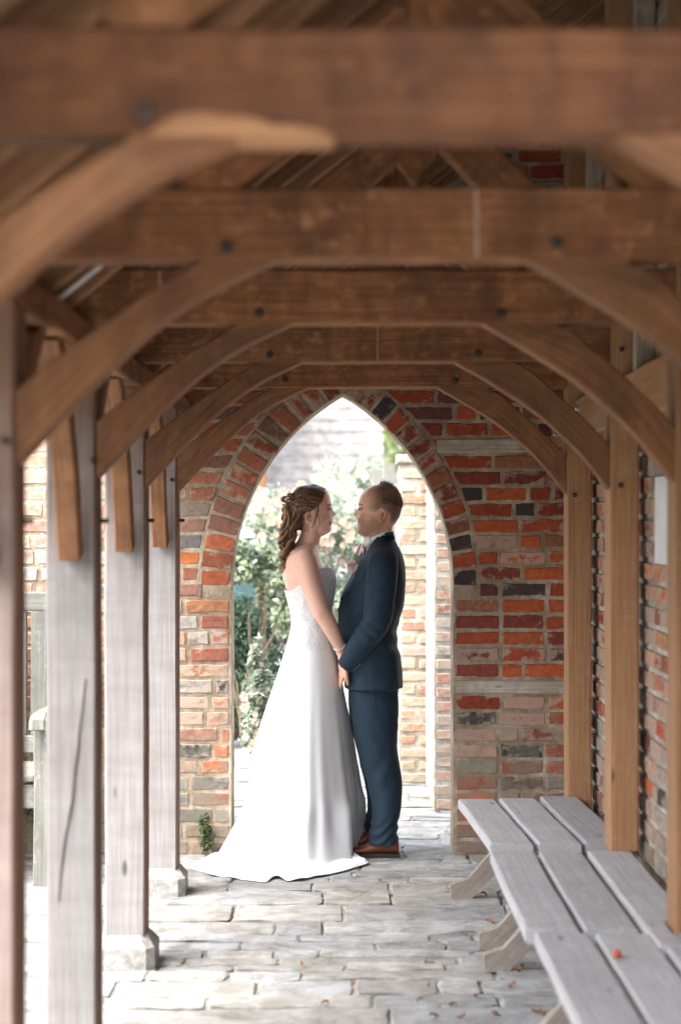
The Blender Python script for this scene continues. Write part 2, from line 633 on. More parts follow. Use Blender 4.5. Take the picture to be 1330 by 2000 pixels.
def brick(mb, r, quad, proud, col, lime, wave=.0068, edge=.009):
    """quad: 4 corners in (u,z), order bl br tr tl; a slightly battered block proud of the mortar"""
    q = np.array(quad)
    L = np.linalg.norm(q[1]-q[0]); H = np.linalg.norm(q[3]-q[0])
    nx = max(4, int(L/.028)); nzz = 4
    sd = r.random()*99
    V = []; CC = []
    tu, tz = r.uniform(-.002, .002), r.uniform(-.0015, .0015)
    pr = proud*r.uniform(.5, 1.3)
    for j in range(nzz+1):
        for i in range(nx+1):
            if i == 0: u = 0
            elif i == 1: u = .007/L
            elif i == nx-1: u = 1-.007/L
            else: u = i/nx
            v = [0, .09, .5, .91, 1][j]
            p = (q[0]*(1-u)+q[1]*u)*(1-v) + (q[3]*(1-u)+q[2]*u)*v
            e = min(i, nx-i) == 0 or min(j, nzz-j) == 0
            n1 = mnoise.noise(Vector((p[0]*22, p[1]*22, sd))); n2 = mnoise.noise(Vector((p[0]*22, p[1]*22, sd+9)))
            n3 = mnoise.noise(Vector((p[0]*55, p[1]*55, sd)))
            c = (q[0]+q[1]+q[2]+q[3])/4
            dd = (p-c)
            k = 1 - (edge*1.2 if (i in (0, nx) and j in (0, nzz)) else 0)/max(.03, np.linalg.norm(dd))
            p = c + dd*k + np.array([n1, n2])*wave + np.array([n3, -n3])*.0015
            y = 0.004 if e else -pr + .0025*n3 + tu*(u-.5)*2 + tz*(v-.5)*2
            V.append((p[0], y, p[1]))
            n4 = mnoise.noise(Vector((p[0]*35, p[1]*35, sd+20)))
            CC.append((*col, max(-.2, min(1.3, lime + (.80+.5*n4 if e else (.35+.6*n4 if min(i, nx-i) == 1 or min(j, nzz-j) == 1 else .25*n4))))))
    Fc = []
    n = nx+1
    for j in range(nzz):
        for i in range(nx):
            a = j*n+i
            Fc.append((a, a+1, a+n+1, a+n))
    mb.add(V, Fc, col=CC)


def xform(mb, fn):
    mb.V = [np.array([fn(*v) for v in A]) for A in mb.V]
    return mb


CW = .0771
ARC_R = 1.073; ZS = 1.288; XL, XR = -.545, .528
RING_L, RING_R = .15, .118


def arch_x(z, side, off=0.0):
    """inner edge (or the ring's outer edge with off) at height z; None above it"""
    if z <= ZS: return (XL if side < 0 else XR) + (side*off if z > ZS-.001 else 0)
    R = ARC_R + off
    dz = z-ZS
    if dz >= R: return None
    h = math.sqrt(R*R-dz*dz)
    x = XR - h if side < 0 else XL + h
    if side < 0 and x > (XL+XR)/2 or side > 0 and x < (XL+XR)/2: return None
    return x


def far_wall():
    r = random.Random(5)
    root = thing('brick_wall', (0, 8.6, 0), 'old red brick end wall pierced by the pointed arch behind the couple', 'wall')
    yw = 8.6
    mb = MB()
    k = 0
    z = 0.0
    top = 4.2
    while z < top:
        zc = z + CW/2
        spans = []
        x0 = -4.2
        if zc > 3.0: x0 = -.95
        xl = arch_x(zc, -1, RING_L if zc > ZS else 0); xr = arch_x(zc, 1, RING_R if zc > ZS else 0)
        if xl is None and xr is None: spans = [(x0, 1.12)]
        else:
            if xl is None: xl = (XL+XR)/2
            if xr is None: xr = (XL+XR)/2
            spans = [(x0, xl), (xr, 1.12)]
        for si, (a, b) in enumerate(spans):
            if si == 1 and k in (10, 25) or (si == 0 and len(spans) == 1 and False):
                # bonding timber in the brickwork
                e = 1.10 if k == 10 else .92
                continue_from = e + .008
                tz0, tz1 = z+.006, z+CW-.006
                V, Fc, UV = rbox(a+.012, e, yw-.012, yw+.05, tz0, tz1, .006, 0, .003, seed=k)
                o = obj('bonding_timber', V, Fc, M['whitewood'], root, uv=UV, attrs={'col': np.ones((len(V), 4))})
                tag(o, 'pale timber laid in the brickwork low beside the arch' if k == 10 else 'pale timber laid in the brickwork high beside the arch')
                a = continue_from
                if b-a < .06: continue
            x = a
            first = True
            # start from the arch side so that jamb bricks end square
            pieces = []
            st = r.random()
            while x < b-.001:
                w = .222 if (len(pieces)+k) % 2 else r.choice([.108, .222, .222])
                w *= r.uniform(.93, 1.06)
                if first and si == 0: w = r.uniform(.06, .22)
                if b-x-w < .05: w = b-x
                if w > .27: w *= .5
                pieces.append((x, x+w)); x += w; first = False
            if si == 0 and len(spans) == 2:      # mirror so the random cut end is away from the jamb
                pass
            for (p, q) in pieces:
                g = .0060
                zo = .004*mnoise.noise(Vector((p*1.4, z*2, 3)))
                zb = z + g + zo; zt = z + CW - g + zo + r.uniform(-.002, .001)
                pa, pb, pc, pd = p+g, q-g, q-g, p+g
                if zc > ZS-.04 and len(spans) == 2:      # follow the ring's slope
                    s = -1 if si == 0 else 1
                    off = RING_L if s < 0 else RING_R
                    if si == 0 and abs(q-b) < 1e-6:
                        e0, e1 = arch_x(max(zb, ZS+.002), -1, off), arch_x(max(zt, ZS+.002), -1, off)
                        if e0 and e1: pb, pc = e0-g, e1-g
                    if si == 1 and abs(p-a) < 1e-6:
                        e0, e1 = arch_x(max(zb, ZS+.002), 1, off), arch_x(max(zt, ZS+.002), 1, off)
                        if e0 and e1: pa, pd = e0+g, e1+g
                xm = (p+q)/2
                if xm < -.05: col = pick(r, PAL_L)
                else: col = pick(r, PAL_R)
                if xm < -.05 and zc > 1.7: col = pick(r, PAL_A)
                lime = r.choice([-.3, -.2, -.1, 0, 0, .25, .6]) + (.2 if zc < .8 else 0)
                if xm < -.8: col = pick(r, PAL_O)*.8; lime = .3
                brick(mb, r, [(pa, zb), (pb, zb), (pc, zt), (pd, zt)], .005, col, lime)
        z += CW; k += 1
    # voussoirs
    for s in (-1, 1):
        off = RING_L if s < 0 else RING_R
        cx = XR if s < 0 else XL
        amax = math.acos((cx - (XL+XR)/2)/ARC_R * (1 if s < 0 else -1))
        n = int(amax*ARC_R/.079)
        for i in range(n):
            a0 = amax*i/n; a1 = amax*(i+1)/n
            ga = .0045/ARC_R
            rr0 = ARC_R + r.uniform(-.004, .002); rr1 = ARC_R + off - .006 + r.uniform(-.006, .004)
            def P(rad, a):
                x = cx + (-s)*(-1)*0
                x = cx - rad*math.cos(a) if s < 0 else cx + rad*math.cos(a)
                return (x, ZS + rad*math.sin(a))
            quad = [P(rr0, a0+ga), P(rr1, a0+ga*.9), P(rr1, a1-ga*.9), P(rr0, a1-ga)]
            xm = (XL+XR)/2
            if i == n-1:        # crown bricks meet on the centre line
                quad = [(min(q[0], xm-.004) if s < 0 else max(q[0], xm+.004), q[1]) for q in quad]
            if s < 0: quad = [quad[1], quad[0], quad[3], quad[2]]
            col = pick(r, PAL_A) if s < 0 or r.random() < .4 else pick(r, PAL_R)
            if s > 0 and i < 6: col = pick(r, PAL_R)
            brick(mb, r, quad, .006, col, r.choice([0, 0, .2, .35]))
    xform(mb, lambda x, y, z: (x, y+yw, z))
    mb.build('bricks', M['brick'], root)
    # mortar body: two prisms meeting over the crown, with a rough reveal
    body = MB()
    D = .25
    c = (XL+XR)/2
    for s in (-1, 1):
        xo = -4.2 if s < 0 else 1.12
        pts = [(xo, -.05), (XL+.004 if s < 0 else XR-.004, -.05)]
        zz = np.linspace(0, .9285, 48)
        if s < 0: arc = [(XR-math.sqrt(ARC_R**2-a*a)+.003, ZS+a) for a in zz]
        else: arc = [(XL+math.sqrt(ARC_R**2-a*a)-.003, ZS+a) for a in zz]
        pts += [(p[0]+.003*mnoise.noise(Vector((p[1]*30, s, 0))), p[1]) for p in [(pts[1][0], q) for q in np.linspace(.05, 1.25, 30)]]
        pts += [(p[0]+.003*mnoise.noise(Vector((p[1]*30, s, 2))), p[1]) for p in arc]
        if s < 0: pts += [(c, ZS+.935), (c, 4.2), (-.95, 4.2), (-.95, 3.0), (xo, 3.0)]
        else: pts += [(c, ZS+.935), (c, 4.2), (xo, 4.2)]
        n = len(pts)
        V = [(p[0], yw, p[1]) for p in pts] + [(p[0], yw+D, p[1]) for p in pts]
        Fc = [tuple(range(n)) if s < 0 else tuple(reversed(range(n))), tuple(range(2*n-1, n-1, -1)) if s < 0 else tuple(range(n, 2*n))]
        for i in range(n):
            j = (i+1) % n
            if {i, j} == {n-1, 0} or True:
                Fc.append((i, j, n+j, n+i))
        body.add(V, Fc)
    body.build('mortar', M['mortar'], root)
    return root


far_wall()


def side_wall():
    r = random.Random(9)
    root = thing('brick_wall', (1.09, 5.0, 0), 'whitewash-stained brick wall behind the posts and benches on the right', 'wall')
    mb = MB()
    z = 0; k = 0
    while z < 3.9:
        y = 1.2
        while y < 8.59:
            w = (.222 if (k+int(y*4)) % 2 else .11)*r.uniform(.93, 1.06)
            q = min(y+w, 8.592)
            g = .007
            col = pick(r, PAL_R if r.random() < .45 else PAL_L)
            if q-y > .03:
                brick(mb, r, [(y+g, z+g), (q-g, z+g), (q-g, z+CW-g), (y+g, z+CW-g)], .009, col, r.choice([.2, .5, .7, .9, 1.1]), .005)
            y = q
        z += CW; k += 1
    # local (u, y, z) -> wall plane x = 1.09, facing -X
    xform(mb, lambda u, y, z: (1.09 + y, 9.8-u, z))
    mb.F = [tuple(f) for f in mb.F]
    o = mb.build('bricks', M['brick'], root)
    b = rbox(1.09, 1.34, 1.2, 8.598, -.05, 3.95, .004, 1, 0)
    obj('mortar', b[0], b[1], M['mortar_pale'], root)


side_wall()
V, Fc, UV = rbox(-7.4, -7.0, -9, 9.5, -.05, 2.3, .03, 1, .02)  # unseen wall, added to hold back low sky light from the left
blocker_wall = thing('added_blocker_wall', (-5.4, 0, 0), 'unseen wall left of the walkway, added to block low sky light', 'wall')
obj('blocker_body', V, Fc, M['brick'], blocker_wall, attrs={'col': np.tile((.34, .15, .09, .2), (len(V), 1))})

# ------------------------------------------------------------------ oak frames
DY = 1.27
Y0 = [2.62 + DY*i for i in range(4)] + [7.66]
LOW = [(-.712, .118), (-.62, .217), (-.509, .329), (-.40, .425), (-.29, .497), (-.152, .5645)]
UP = [(-.7125, .285), (-.615, .36), (-.51, .437), (-.41, .505), (-.35, .54), (-.31, .5645)]
LOWR = [(.951, .108), (.859, .224), (.768, .315), (.66, .405), (.54, .483), (.40, .5645)]
UPR = [(.9535, .268), (.87, .355), (.79, .43), (.71, .50), (.66, .54), (.61, .5645)]


def brace(mb, low, up, y0, y1, seed, ch=.005):
    n = 26
    A = spline(low, n); B = spline(up, n)
    V = []; UV = []; L = 0
    prev = None
    for i in range(n):
        a = np.array([A[i][0], 0, A[i][1]+EYE]); b = np.array([B[i][0], 0, B[i][1]+EYE])
        mid = (a+b)/2
        if prev is not None: L += np.linalg.norm(mid-prev)
        prev = mid
        d = (b-a)/np.linalg.norm(b-a)
        sec = [(a+d*ch, y0), (b-d*ch, y0), (b, y0+ch), (b, y1-ch), (b-d*ch, y1), (a+d*ch, y1), (a, y1-ch), (a, y0+ch)]
        h = np.linalg.norm(b-a); per = [0, h, h+.01, h+.1, h+.11, 2*h+.11, 2*h+.12, 2*h+.2]
        for k, (p, yy) in enumerate(sec):
            j = .0022*nz((p[0], yy, p[2]), 9, seed)+.0012*nz((p[0], yy, p[2]), 30, seed)
            V.append((p[0]+j*.5, yy+j*.7, p[2]+(j if 1 <= i < n-1 else 0))); UV.append((L, per[k]))
    Fc = []
    for i in range(n-1):
        for k in range(8):
            a = i*8+k; b = i*8+(k+1) % 8
            Fc.append((a, b, b+8, a+8))
    Fc += [tuple(reversed(range(8))), tuple((n-1)*8+k for k in range(8))]
    mb.add(V, Fc, UV)


ORD = ['nearest', 'second', 'third', 'fourth', 'farthest']
FL = ['blurred oak frame nearest the camera, its tie beam crossing the top of the picture',
      'second oak frame from the camera, with a pale vertical line on its tie beam',
      'third oak frame from the camera, its left post split by a long crack',
      'fourth oak frame from the camera, its left post on the larger visible padstone',
      'farthest oak frame, standing just in front of the arched brick wall']


def peg(par, x, z, y, r0=.012, seed=0):
    V, Fc, UV = tube([(x, y+.01, z), (x+.001, y-.012, z-.001), (x+.001, y-.016, z-.001)], [r0, r0*.95, r0*.6], 8)
    obj('peg', V, Fc, M['iron'], par)


for i, y in enumerate(Y0):
    root = thing('oak_frame', (0.1, y, 0), FL[i], 'timber frame', 'oak frames of the covered walkway')
    rr = random.Random(40+i)
    # tie beam
    V, Fc, UV = rbox(-.90, .951, y, y+.10, EYE+.565, EYE+.722, .006, 0, .0025, seed=i*7)
    V = np.array(V)
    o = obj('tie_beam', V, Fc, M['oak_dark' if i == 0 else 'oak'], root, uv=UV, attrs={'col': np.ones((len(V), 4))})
    for xx in ((-.25 + rr.uniform(-.02, .02), .47 + rr.uniform(-.02, .02)) if i else (-.29, .88)):
        peg(o, xx, EYE+.59+rr.uniform(0, .01), y, .014)
    if i == 0:      # boat-shaped pale wane on the lower edge, highlight from below painted in
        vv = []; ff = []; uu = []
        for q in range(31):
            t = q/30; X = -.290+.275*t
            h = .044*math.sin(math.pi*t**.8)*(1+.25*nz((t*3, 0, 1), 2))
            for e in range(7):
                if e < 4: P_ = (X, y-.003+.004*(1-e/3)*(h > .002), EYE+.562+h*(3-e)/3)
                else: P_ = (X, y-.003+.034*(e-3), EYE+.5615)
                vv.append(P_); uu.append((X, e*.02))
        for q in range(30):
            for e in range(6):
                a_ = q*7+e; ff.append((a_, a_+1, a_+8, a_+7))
        obj('lit_sapwood', vv, ff, M['lit_sap'], o, True, uv=uu)
    for bi_, sx, sw in ((1, .287, .0045), (3, .120, .002), (2, -.53, .004)):
        if bi_ == i:
            vv = []; ff = []
            for q in range(14):
                zq = EYE+.571+q*.0112
                wq = sw*(1+.5*nz((q, i, 0), .9)); xq = sx+.0012*nz((q, 3, i), .5)
                vv += [(xq-wq, y-.0052, zq), (xq+wq, y-.0052, zq), (xq+wq, y+.003, zq), (xq-wq, y+.003, zq)]
            for q in range(13):
                for e in range(4): ff.append((q*4+e, q*4+(e+1) % 4, q*4+4+(e+1) % 4, q*4+4+e))
            ff += [(3, 2, 1, 0), (52, 53, 54, 55)]
            obj('drip_mark', vv, ff, M['drip'], o)
    # posts
    zb = .115
    if i > 0 or True:
        V, Fc, UV = rbox(-.858, -.713, y, y+.14, zb, EYE+.474, .007, 2, .0011, seed=i*5+1)
        o = obj('post', V, Fc, M['oak_mid' if i < 2 else 'oak_grey'], root, uv=UV, attrs={'col': np.ones((len(V), 4))})
        tag(o, 'brownish weathered left post' if i < 2 else 'silvery weathered left post')
        peg(o, -.735 if i != 2 else -.722, EYE+.172, y, .009)
        if i in (2, ):
            cr = []      # drying crack: a dark open slit standing as a thin wedge in the face
            pts = [(168, 1325), (160, 1395), (155, 1440), (154, 1460), (148, 1500), (143, 1560), (133, 1610), (126, 1650), (120, 1700), (115, 1760)]
            wd = [.0004, .0016, .0026, .0032, .003, .0028, .002, .0024, .0016, .0004]
            V = []; Fc = []
            for (a, b), w in zip(pts, wd):
                X, Z = px(a, b, y)
                V += [(X-w, y-.0035, Z), (X+w, y-.0035, Z), (X, y+.004, Z)]
            for k in range(len(pts)-1):
                a = 3*k
                Fc += [(a, a+1, a+4, a+3), (a+1, a+2, a+5, a+4), (a+2, a, a+3, a+5)]
            obj('crack', V, Fc, M['iron'], o)
    V, Fc, UV = rbox(.9535, 1.056, y, y+.14, .42 if i in (3,) else .02, EYE+1.93, .005, 2, .0012, seed=i*5+3)
    o = obj('post', V, Fc, M['pine'], root, uv=UV, attrs={'col': np.ones((len(V), 4))})
    tag(o, 'warm brown right post')
    for zz in (.60, .125): peg(o, .99+rr.uniform(-.01, .01), EYE+zz+rr.uniform(-.02, .02), y, .010)
    # curved braces
    mb = MB(); brace(mb, LOW, UP, y+.004, y+.092, i*3)
    tag(mb.build('curved_brace', M['oak_brace'], root), 'left curved brace')
    mb = MB(); brace(mb, LOWR, UPR, y+.004, y+.092, i*3+50)
    tag(mb.build('curved_brace', M['oak_brace'], root), 'right curved brace')
    # king post with a pointed foot and the struts that meet it
    pr_ = [(.14, 1.40), (.14, 1.055), (.1975, .978), (.2075, .978), (.265, 1.055), (.265, 1.40)]
    V = [(a, y+.010, EYE+z) for a, z in pr_]+[(a, y+.095, EYE+z) for a, z in pr_]
    Fc = [(0, 1, 2, 3, 4, 5), (11, 10, 9, 8, 7, 6)]+[(k, 6+k, 6+(k+1) % 6, (k+1) % 6) for k in range(6)]
    obj('king_post', V, Fc, M['oak'], root, uv=[(q[2], q[0]+q[1]*.7) for q in V])
    def strut(p, q, t, ya, yb, nm='strut', m='oak'):
        a = Vector((p[0], (ya+yb)/2, EYE+p[1])); b = Vector((q[0], (ya+yb)/2, EYE+q[1]))
        V, Fc, UV = sweep(line(a, b), (0, 1, 0), yb-ya, t, .005, .002, seed=i+len(nm))
        return obj(nm, V, Fc, M[m], root, uv=UV, attrs={'col': np.ones((len(V), 4))})
    strut((.72, .715), (.262, 1.173), .125, y+.006, y+.088)
    strut((-.33, .7075), (.142, 1.085), .10, y+.008, y+.086)
    # plate braces, curving up from the left post to the eaves plate
    for s in (-1, 1):
        pts = []
        yy = y if s < 0 else y+.14
        L = [(0.0, 1.475), (.055, 1.60), (.15, 1.78), (.28, 1.94), (.44, 2.06), (.5, 2.083)]
        sp = spline(L, 14)
        path = [(-.779, yy + s*(.032+p[0]*.9) , p[1]+.03) for p in sp]
        V, Fc, UV = sweep(path, (1, 0, 0), .064, .075, .006, .002, seed=i*11+s)
        V = [(a, min(b, yy-.001) if s < 0 else max(b, yy+.001), min(c, 2.083)) for a, b, c in V]
        obj('plate_brace', V, Fc, M['oak_brace'], root, uv=UV, attrs={'col': np.ones((len(V), 4))})
    mb = MB()
    V, Fc, UV = tube([(-.722, y+.1, EYE-.003), (-.690, y+.1, EYE-.003)], .007, 8); mb.add(V, Fc, UV)
    mb.build('peg', M['iron'], root)
    # padstone under the left post: its own stone
    if i >= 0:
        h = .118
        a0, a1, b0, b1 = -.895, -.678, y-.035, y+.178
        V = []; cz = [(0, .0), (.078, 0), (.118, .03)]
        for z, ins in cz:
            c2 = .028
            X0, X1, B0, B1 = a0+ins, a1-ins, b0+ins, b1-ins
            for (u, v) in [(X0+c2, B0), (X1-c2, B0), (X1, B0+c2), (X1, B1-c2), (X1-c2, B1), (X0+c2, B1), (X0, B1-c2), (X0, B0+c2)]:
                V.append((u+rr.uniform(-.002, .002), v+rr.uniform(-.002, .002), z-.02*(z == 0)))
        Fc = [tuple(reversed(range(8)))]
        for r_ in range(2):
            for k in range(8):
                a = r_*8+k; b = r_*8+(k+1) % 8
                Fc.append((a, b, b+8, a+8))
        Fc.append(tuple(range(16, 24)))
        o = obj('padstone', V, Fc, M['pad'])
        tag(o, ['chamfered padstone below the nearest left post', 'chamfered padstone below the second left post', 'chamfered padstone below the cracked left post',
                'lichen-spotted padstone under the fourth left post, its front and right faces in view',
                'padstone under the farthest left post, beside the bride\'s train'][i], 'padstone', 'padstones under the left posts')

# ------------------------------------------------------------------ wall plates and roof
def one(name, args, m, label, cat, kind=None, **kw):
    V, Fc, UV = args
    o = obj(name, V, Fc, M[m], kw.get('parent'), uv=UV, attrs={'col': np.ones((len(V), 4))})
    return tag(o, label, cat, kind=kind)


one('eaves_plate', rbox(-.858, -.722, 1.3, 8.592, EYE+.476, EYE+.563, .006, 1, .003), 'oak', 'long oak eaves beam running over the left posts', 'beam')
wp = thing('wall_plate', (1.03, 5, EYE+.34), 'pale bolted timber beam running along the right brick wall', 'beam')
for a, b in [(1.3, 2.616)] + [(Y0[k]+.143, Y0[k+1]-.004) for k in range(4)] + [(7.803, 8.59)]:
    V, Fc, UV = rbox(.99, 1.072, a, b, EYE+.345, EYE+.515, .006, 1, .002, seed=int(a*10))
    o = obj('beam_length', V, Fc, M['pine'], wp, uv=UV, attrs={'col': np.ones((len(V), 4))})
    for yy, zz in ((b-.24, .40), (b-.10, .47)):
        mb = MB()
        v, f, u = tube([(.995, yy, EYE+zz), (.978, yy, EYE+zz), (.972, yy, EYE+zz)], [.011, .011, .007], 6); mb.add(v, f, u)
        v, f, u = tube([(.992, yy, EYE+zz), (.987, yy, EYE+zz)], [.019, .019], 14); mb.add(v, f, u)
        if b > 2.7: mb.build('bolt', M['steel'], o)
lab = {3.6: 'whitewashed upright batten over the wall beam, nearest of its kind', 4.93: 'whitewashed upright batten over the wall beam beside the third post',
       6.2: 'wide whitewashed upright batten beside the fourth right post', 7.42: 'whitewashed upright batten beside the farthest right post'}
for yy, l in lab.items():
    one('upright_batten', rbox(1.006, 1.075, yy, yy+.05, EYE+.518, EYE+1.95, .004, 2, .002, seed=int(yy)), 'whitewood', l, 'batten')

roof = thing('lean_to_roof', (0, 1.3, 3.0), 'dark boarded lean-to roof on sloping rafters above the frames', 'roof')
SL = .8
n_ = math.sqrt(1+SL*SL)


def rz(x): return EYE + 1.19 + SL*x


yy = 1.45
k = 0
while yy < 8.55:
    if all(abs(yy-a-.05) > .0 for a in Y0):
        a = Vector((-.99, yy, rz(-.99)+.05*n_)); b = Vector((1.085, yy, rz(1.085)+.05*n_))
        V, Fc, UV = sweep(line(a, b, step=.15), (0, 1, 0), .05, .10, .004, .002, seed=k)
        obj('rafter', V, Fc, M['rafter'], roof, uv=UV, attrs={'col': np.ones((len(V), 4))})
    yy += .318; k += 1
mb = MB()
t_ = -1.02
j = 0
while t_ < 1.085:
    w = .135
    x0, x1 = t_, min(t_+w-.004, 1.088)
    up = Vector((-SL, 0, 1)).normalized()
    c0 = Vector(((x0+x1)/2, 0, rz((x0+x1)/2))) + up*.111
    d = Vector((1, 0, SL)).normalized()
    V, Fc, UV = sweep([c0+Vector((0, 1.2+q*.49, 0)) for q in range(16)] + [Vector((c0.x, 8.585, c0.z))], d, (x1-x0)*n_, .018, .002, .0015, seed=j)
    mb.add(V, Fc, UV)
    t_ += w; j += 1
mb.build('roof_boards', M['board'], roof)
# tiles above the boards
mb = MB()
x = -1.08; j = 0
up = Vector((-SL, 0, 1)).normalized()
d = Vector((1, 0, SL)).normalized()
while x < 1.0:
    c = Vector((x+.09, 0, rz(x+.09))) + up*(.150)
    V, Fc, UV = sweep([c+Vector((0, 1.15+q*.49, 0)) for q in range(16)], (d+up*-.10).normalized(), .27, .014, .002, .003, seed=j)
    mb.add(V, Fc, UV, col=(.2, .1, .07, 1))
    x += .085; j += 1
M['tile'] = plain('clay_tile', (.12, .07, .055), (.26, .14, .10), 8, .85, .003)
mb.build('roof_tiles', M['tile'], roof)

# cable clipped to a rafter
mb = MB()
for off in (0, .012):
    p = [(x, 4.70+off, rz(x)-.010+.002*math.sin(x*20)) for x in np.linspace(-.95, 1.0, 40)]
    v, f, u = tube(p, .006, 8); mb.add(v, f, u)
tag(mb.build('electric_cable', M['cable'], smooth=True), 'pale electric cable clipped under a rafter', 'cable')

# notice on the side wall
V, Fc, UV = rbox(1.068, 1.076, 5.55, 6.17, EYE-.15, EYE+.147, .002, 1, 0)
tag(obj('wall_notice', V, Fc, M['paper']), 'pale blank-faced panel fixed to the right brick wall', 'panel')

# ------------------------------------------------------------------ slatted benches along the wall
def slat(x0, x1, y0, y1, ztop, th=.042, tilt=0, slope=0, notch=None, seed=0, skew=0):
    n = max(6, int((y1-y0)/.08))
    V = []; UV = []
    ys = [y0 + (y1-y0)*i/(n-1) for i in range(n)]
    if notch: ys = sorted(ys + [notch[0]-.001, notch[0]+.001, notch[1]-.001, notch[1]+.001])
    ch = .006
    for y in ys:
        q = (y-y0)/(y1-y0)
        a = x0 + skew*(1-q)*0 + skew*q; b = x1 + skew*q
        if notch and notch[0] < y < notch[1]: b = min(b, notch[2])
        j1 = .003*nz((a, y, seed), 4); j2 = .003*nz((b, y, seed+5), 4)
        a += j1; b += j2
        zt = ztop + slope*(q-.5) + .002*nz((a, y, seed), 3)
        zt0, zt1 = zt-tilt/2, zt+tilt/2
        zb = zt-th
        for p in [(a+ch, zt0), (b-ch, zt1), (b, zt1-ch), (b, zb+ch), (b-ch, zb), (a+ch, zb), (a, zb+ch), (a, zt0-ch)]:
            V.append((p[0], y, p[1]))
        for k_ in (0, .15, .16, .2, .21, .36, .37, .4): UV.append((y, k_))
    Fc = []
    for i in range(len(ys)-1):
        for k in range(8):
            a = i*8+k; b = i*8+(k+1) % 8
            Fc.append((a, b, b+8, a+8))
    m_ = len(ys)-1
    Fc += [tuple(reversed(range(8))), tuple(m_*8+k for k in range(8))]
    return V, Fc, UV


SEAT = .415
BL = ['silvery slatted bench against the wall nearest the arch', 'silvery slatted bench along the wall, middle of the three',
      'silvery slatted bench in the bottom right corner, with a red berry on it']
for bi, (ya, yb, x0, sk) in enumerate([(6.60, 7.68, .541, -.052), (5.235, 6.425, .529, -.006), (3.72, 5.165, .560, -.012)]):
    root = thing('slatted_bench', (.75, (ya+yb)/2, 0), BL[bi], 'bench', 'slatted benches along the wall')
    r = random.Random(60+bi)
    for k in range(3):
        xa = x0 + k*.174
        nt = None
        if k == 2 and bi == 1: nt = (5.0, 5.325, .949)
        if k == 2 and bi == 2: nt = (5.163, 5.17, .949)
        if k == 2 and bi == 0: nt = None
        xb = min(xa+.157, 1.03+.03)
        V, Fc, UV = slat(xa, xb, ya, yb, SEAT + (.006 if k == 2 else 0)+r.uniform(-.002, .003), .044, r.uniform(-.006, .004), r.uniform(-.006, .006), nt, bi*7+k, sk)
        obj('seat_slat', V, Fc, M['bench_grey'], root, uv=UV, attrs={'col': np.ones((len(V), 4))})
    # A-shaped trestle legs
    zu = SEAT-.052
    for q, yl in enumerate((ya+.10, yb-.05) if bi else (6.70, 7.60)):
        x_ = x0 - (.005 if bi else .015) + (sk if q else 0) - .02
        prof = [(x_, 0), (x_+.085, 0), (x_+.135, .052), (x_+.40, zu-.05), (x_+.40, zu), (x_+.315, zu), (x_+.07, .083), (x_, .062)]
        V = [(a, yl, b) for a, b in prof] + [(a, yl+.048, b) for a, b in prof]
        n = 8
        Fc = [tuple(range(n)), tuple(range(2*n-1, n-1, -1))] + [(i_, n+i_, n+(i_+1) % n, (i_+1) % n) for i_ in range(n)]
        UV = [(a*.7+b*.7, a*.7-b*.7) for a, b in prof]*2
        obj('leg', V, Fc, M['bench_leg'], root, uv=UV, attrs={'col': np.ones((len(V), 4))})
        V, Fc, UV = rbox(x_+.36, 1.03, yl+.002, yl+.046, 0, .07, .005, 0, .002)
        V2, F2, U2 = rbox(.93, .99, yl+.004, yl+.044, .072, zu-.002, .005, 2, .002)
        mb = MB().add(V, Fc, UV).add(V2, F2, U2)
        mb.build('leg', M['bench_leg'], root)
        V, Fc, UV = rbox(x0+.03, 1.04, yl+.005, yl+.043, zu+.0015, SEAT-.0445, .001, 0, .0)
        obj('bearer', V, Fc, M['bench_grey'], root, uv=UV, attrs={'col': np.ones((len(V), 4))})

# berry
V, Fc = ico((.742, 4.88, SEAT+.012), .013, 2)
M['berry'] = plain('berry_skin', (.35, .05, .02), (.5, .12, .05), 60, .35, .0005, .5)
tag(obj('red_berry', V, Fc, M['berry'], smooth=True), 'small red berry lying on the bench in the corner', 'berry')

# ------------------------------------------------------------------ garden bench on the left
gb = thing('garden_bench', (-1.9, 8.15, 0), 'high-backed greenish grey garden bench standing behind the left posts', 'bench')


def gpart(nm, a, parent=gb):
    V, Fc, UV = a
    return obj(nm, V, Fc, M['garden_bench'], parent, uv=UV, attrs={'col': np.ones((len(V), 4))})


for X in (-1.365, -2.72):
    gpart('leg', rbox(X, X+.062, 7.88, 7.945, 0, .70, .006, 2, .002))
    gpart('leg', rbox(X, X+.062, 8.38, 8.44, 0, 1.26, .006, 2, .002))
    V, Fc, UV = sweep([(X+.031, 7.832, .690), (X+.031, 7.84, .72), (X+.031, 7.87, .735), (X+.031, 8.0, .735), (X+.031, 8.2, .73), (X+.031, 8.379, .73)],
                      (1, 0, 0), .085, .055, .018, .001, scale=[.5, .9, 1, 1, 1, 1])
    obj('armrest', V, Fc, M['garden_bench'], gb, smooth=False, uv=UV, attrs={'col': np.ones((len(V), 4))})
gpart('top_rail', rbox(-2.655, -1.368, 8.385, 8.43, 1.185, 1.272, .005, 0, .002))
gpart('lower_rail', rbox(-2.655, -1.368, 8.37, 8.42, .52, .602, .005, 0, .002))
x = -1.465; k = 0
while x > -2.64:
    gpart('back_slat', rbox(x, x+.072, 8.388, 8.412, .605, 1.182, .003, 2, .001, seed=k)); x -= .092; k += 1
gpart('front_rail', rbox(-2.655, -1.368, 7.90, 7.935, .335, .44, .004, 0, .002))
for k in range(6):
    y = 7.885+k*.082
    gpart('seat_slat', rbox(-2.70 if k else -2.655, -1.368, y, y+.07, .455, .482, .004, 0, .001, seed=k))
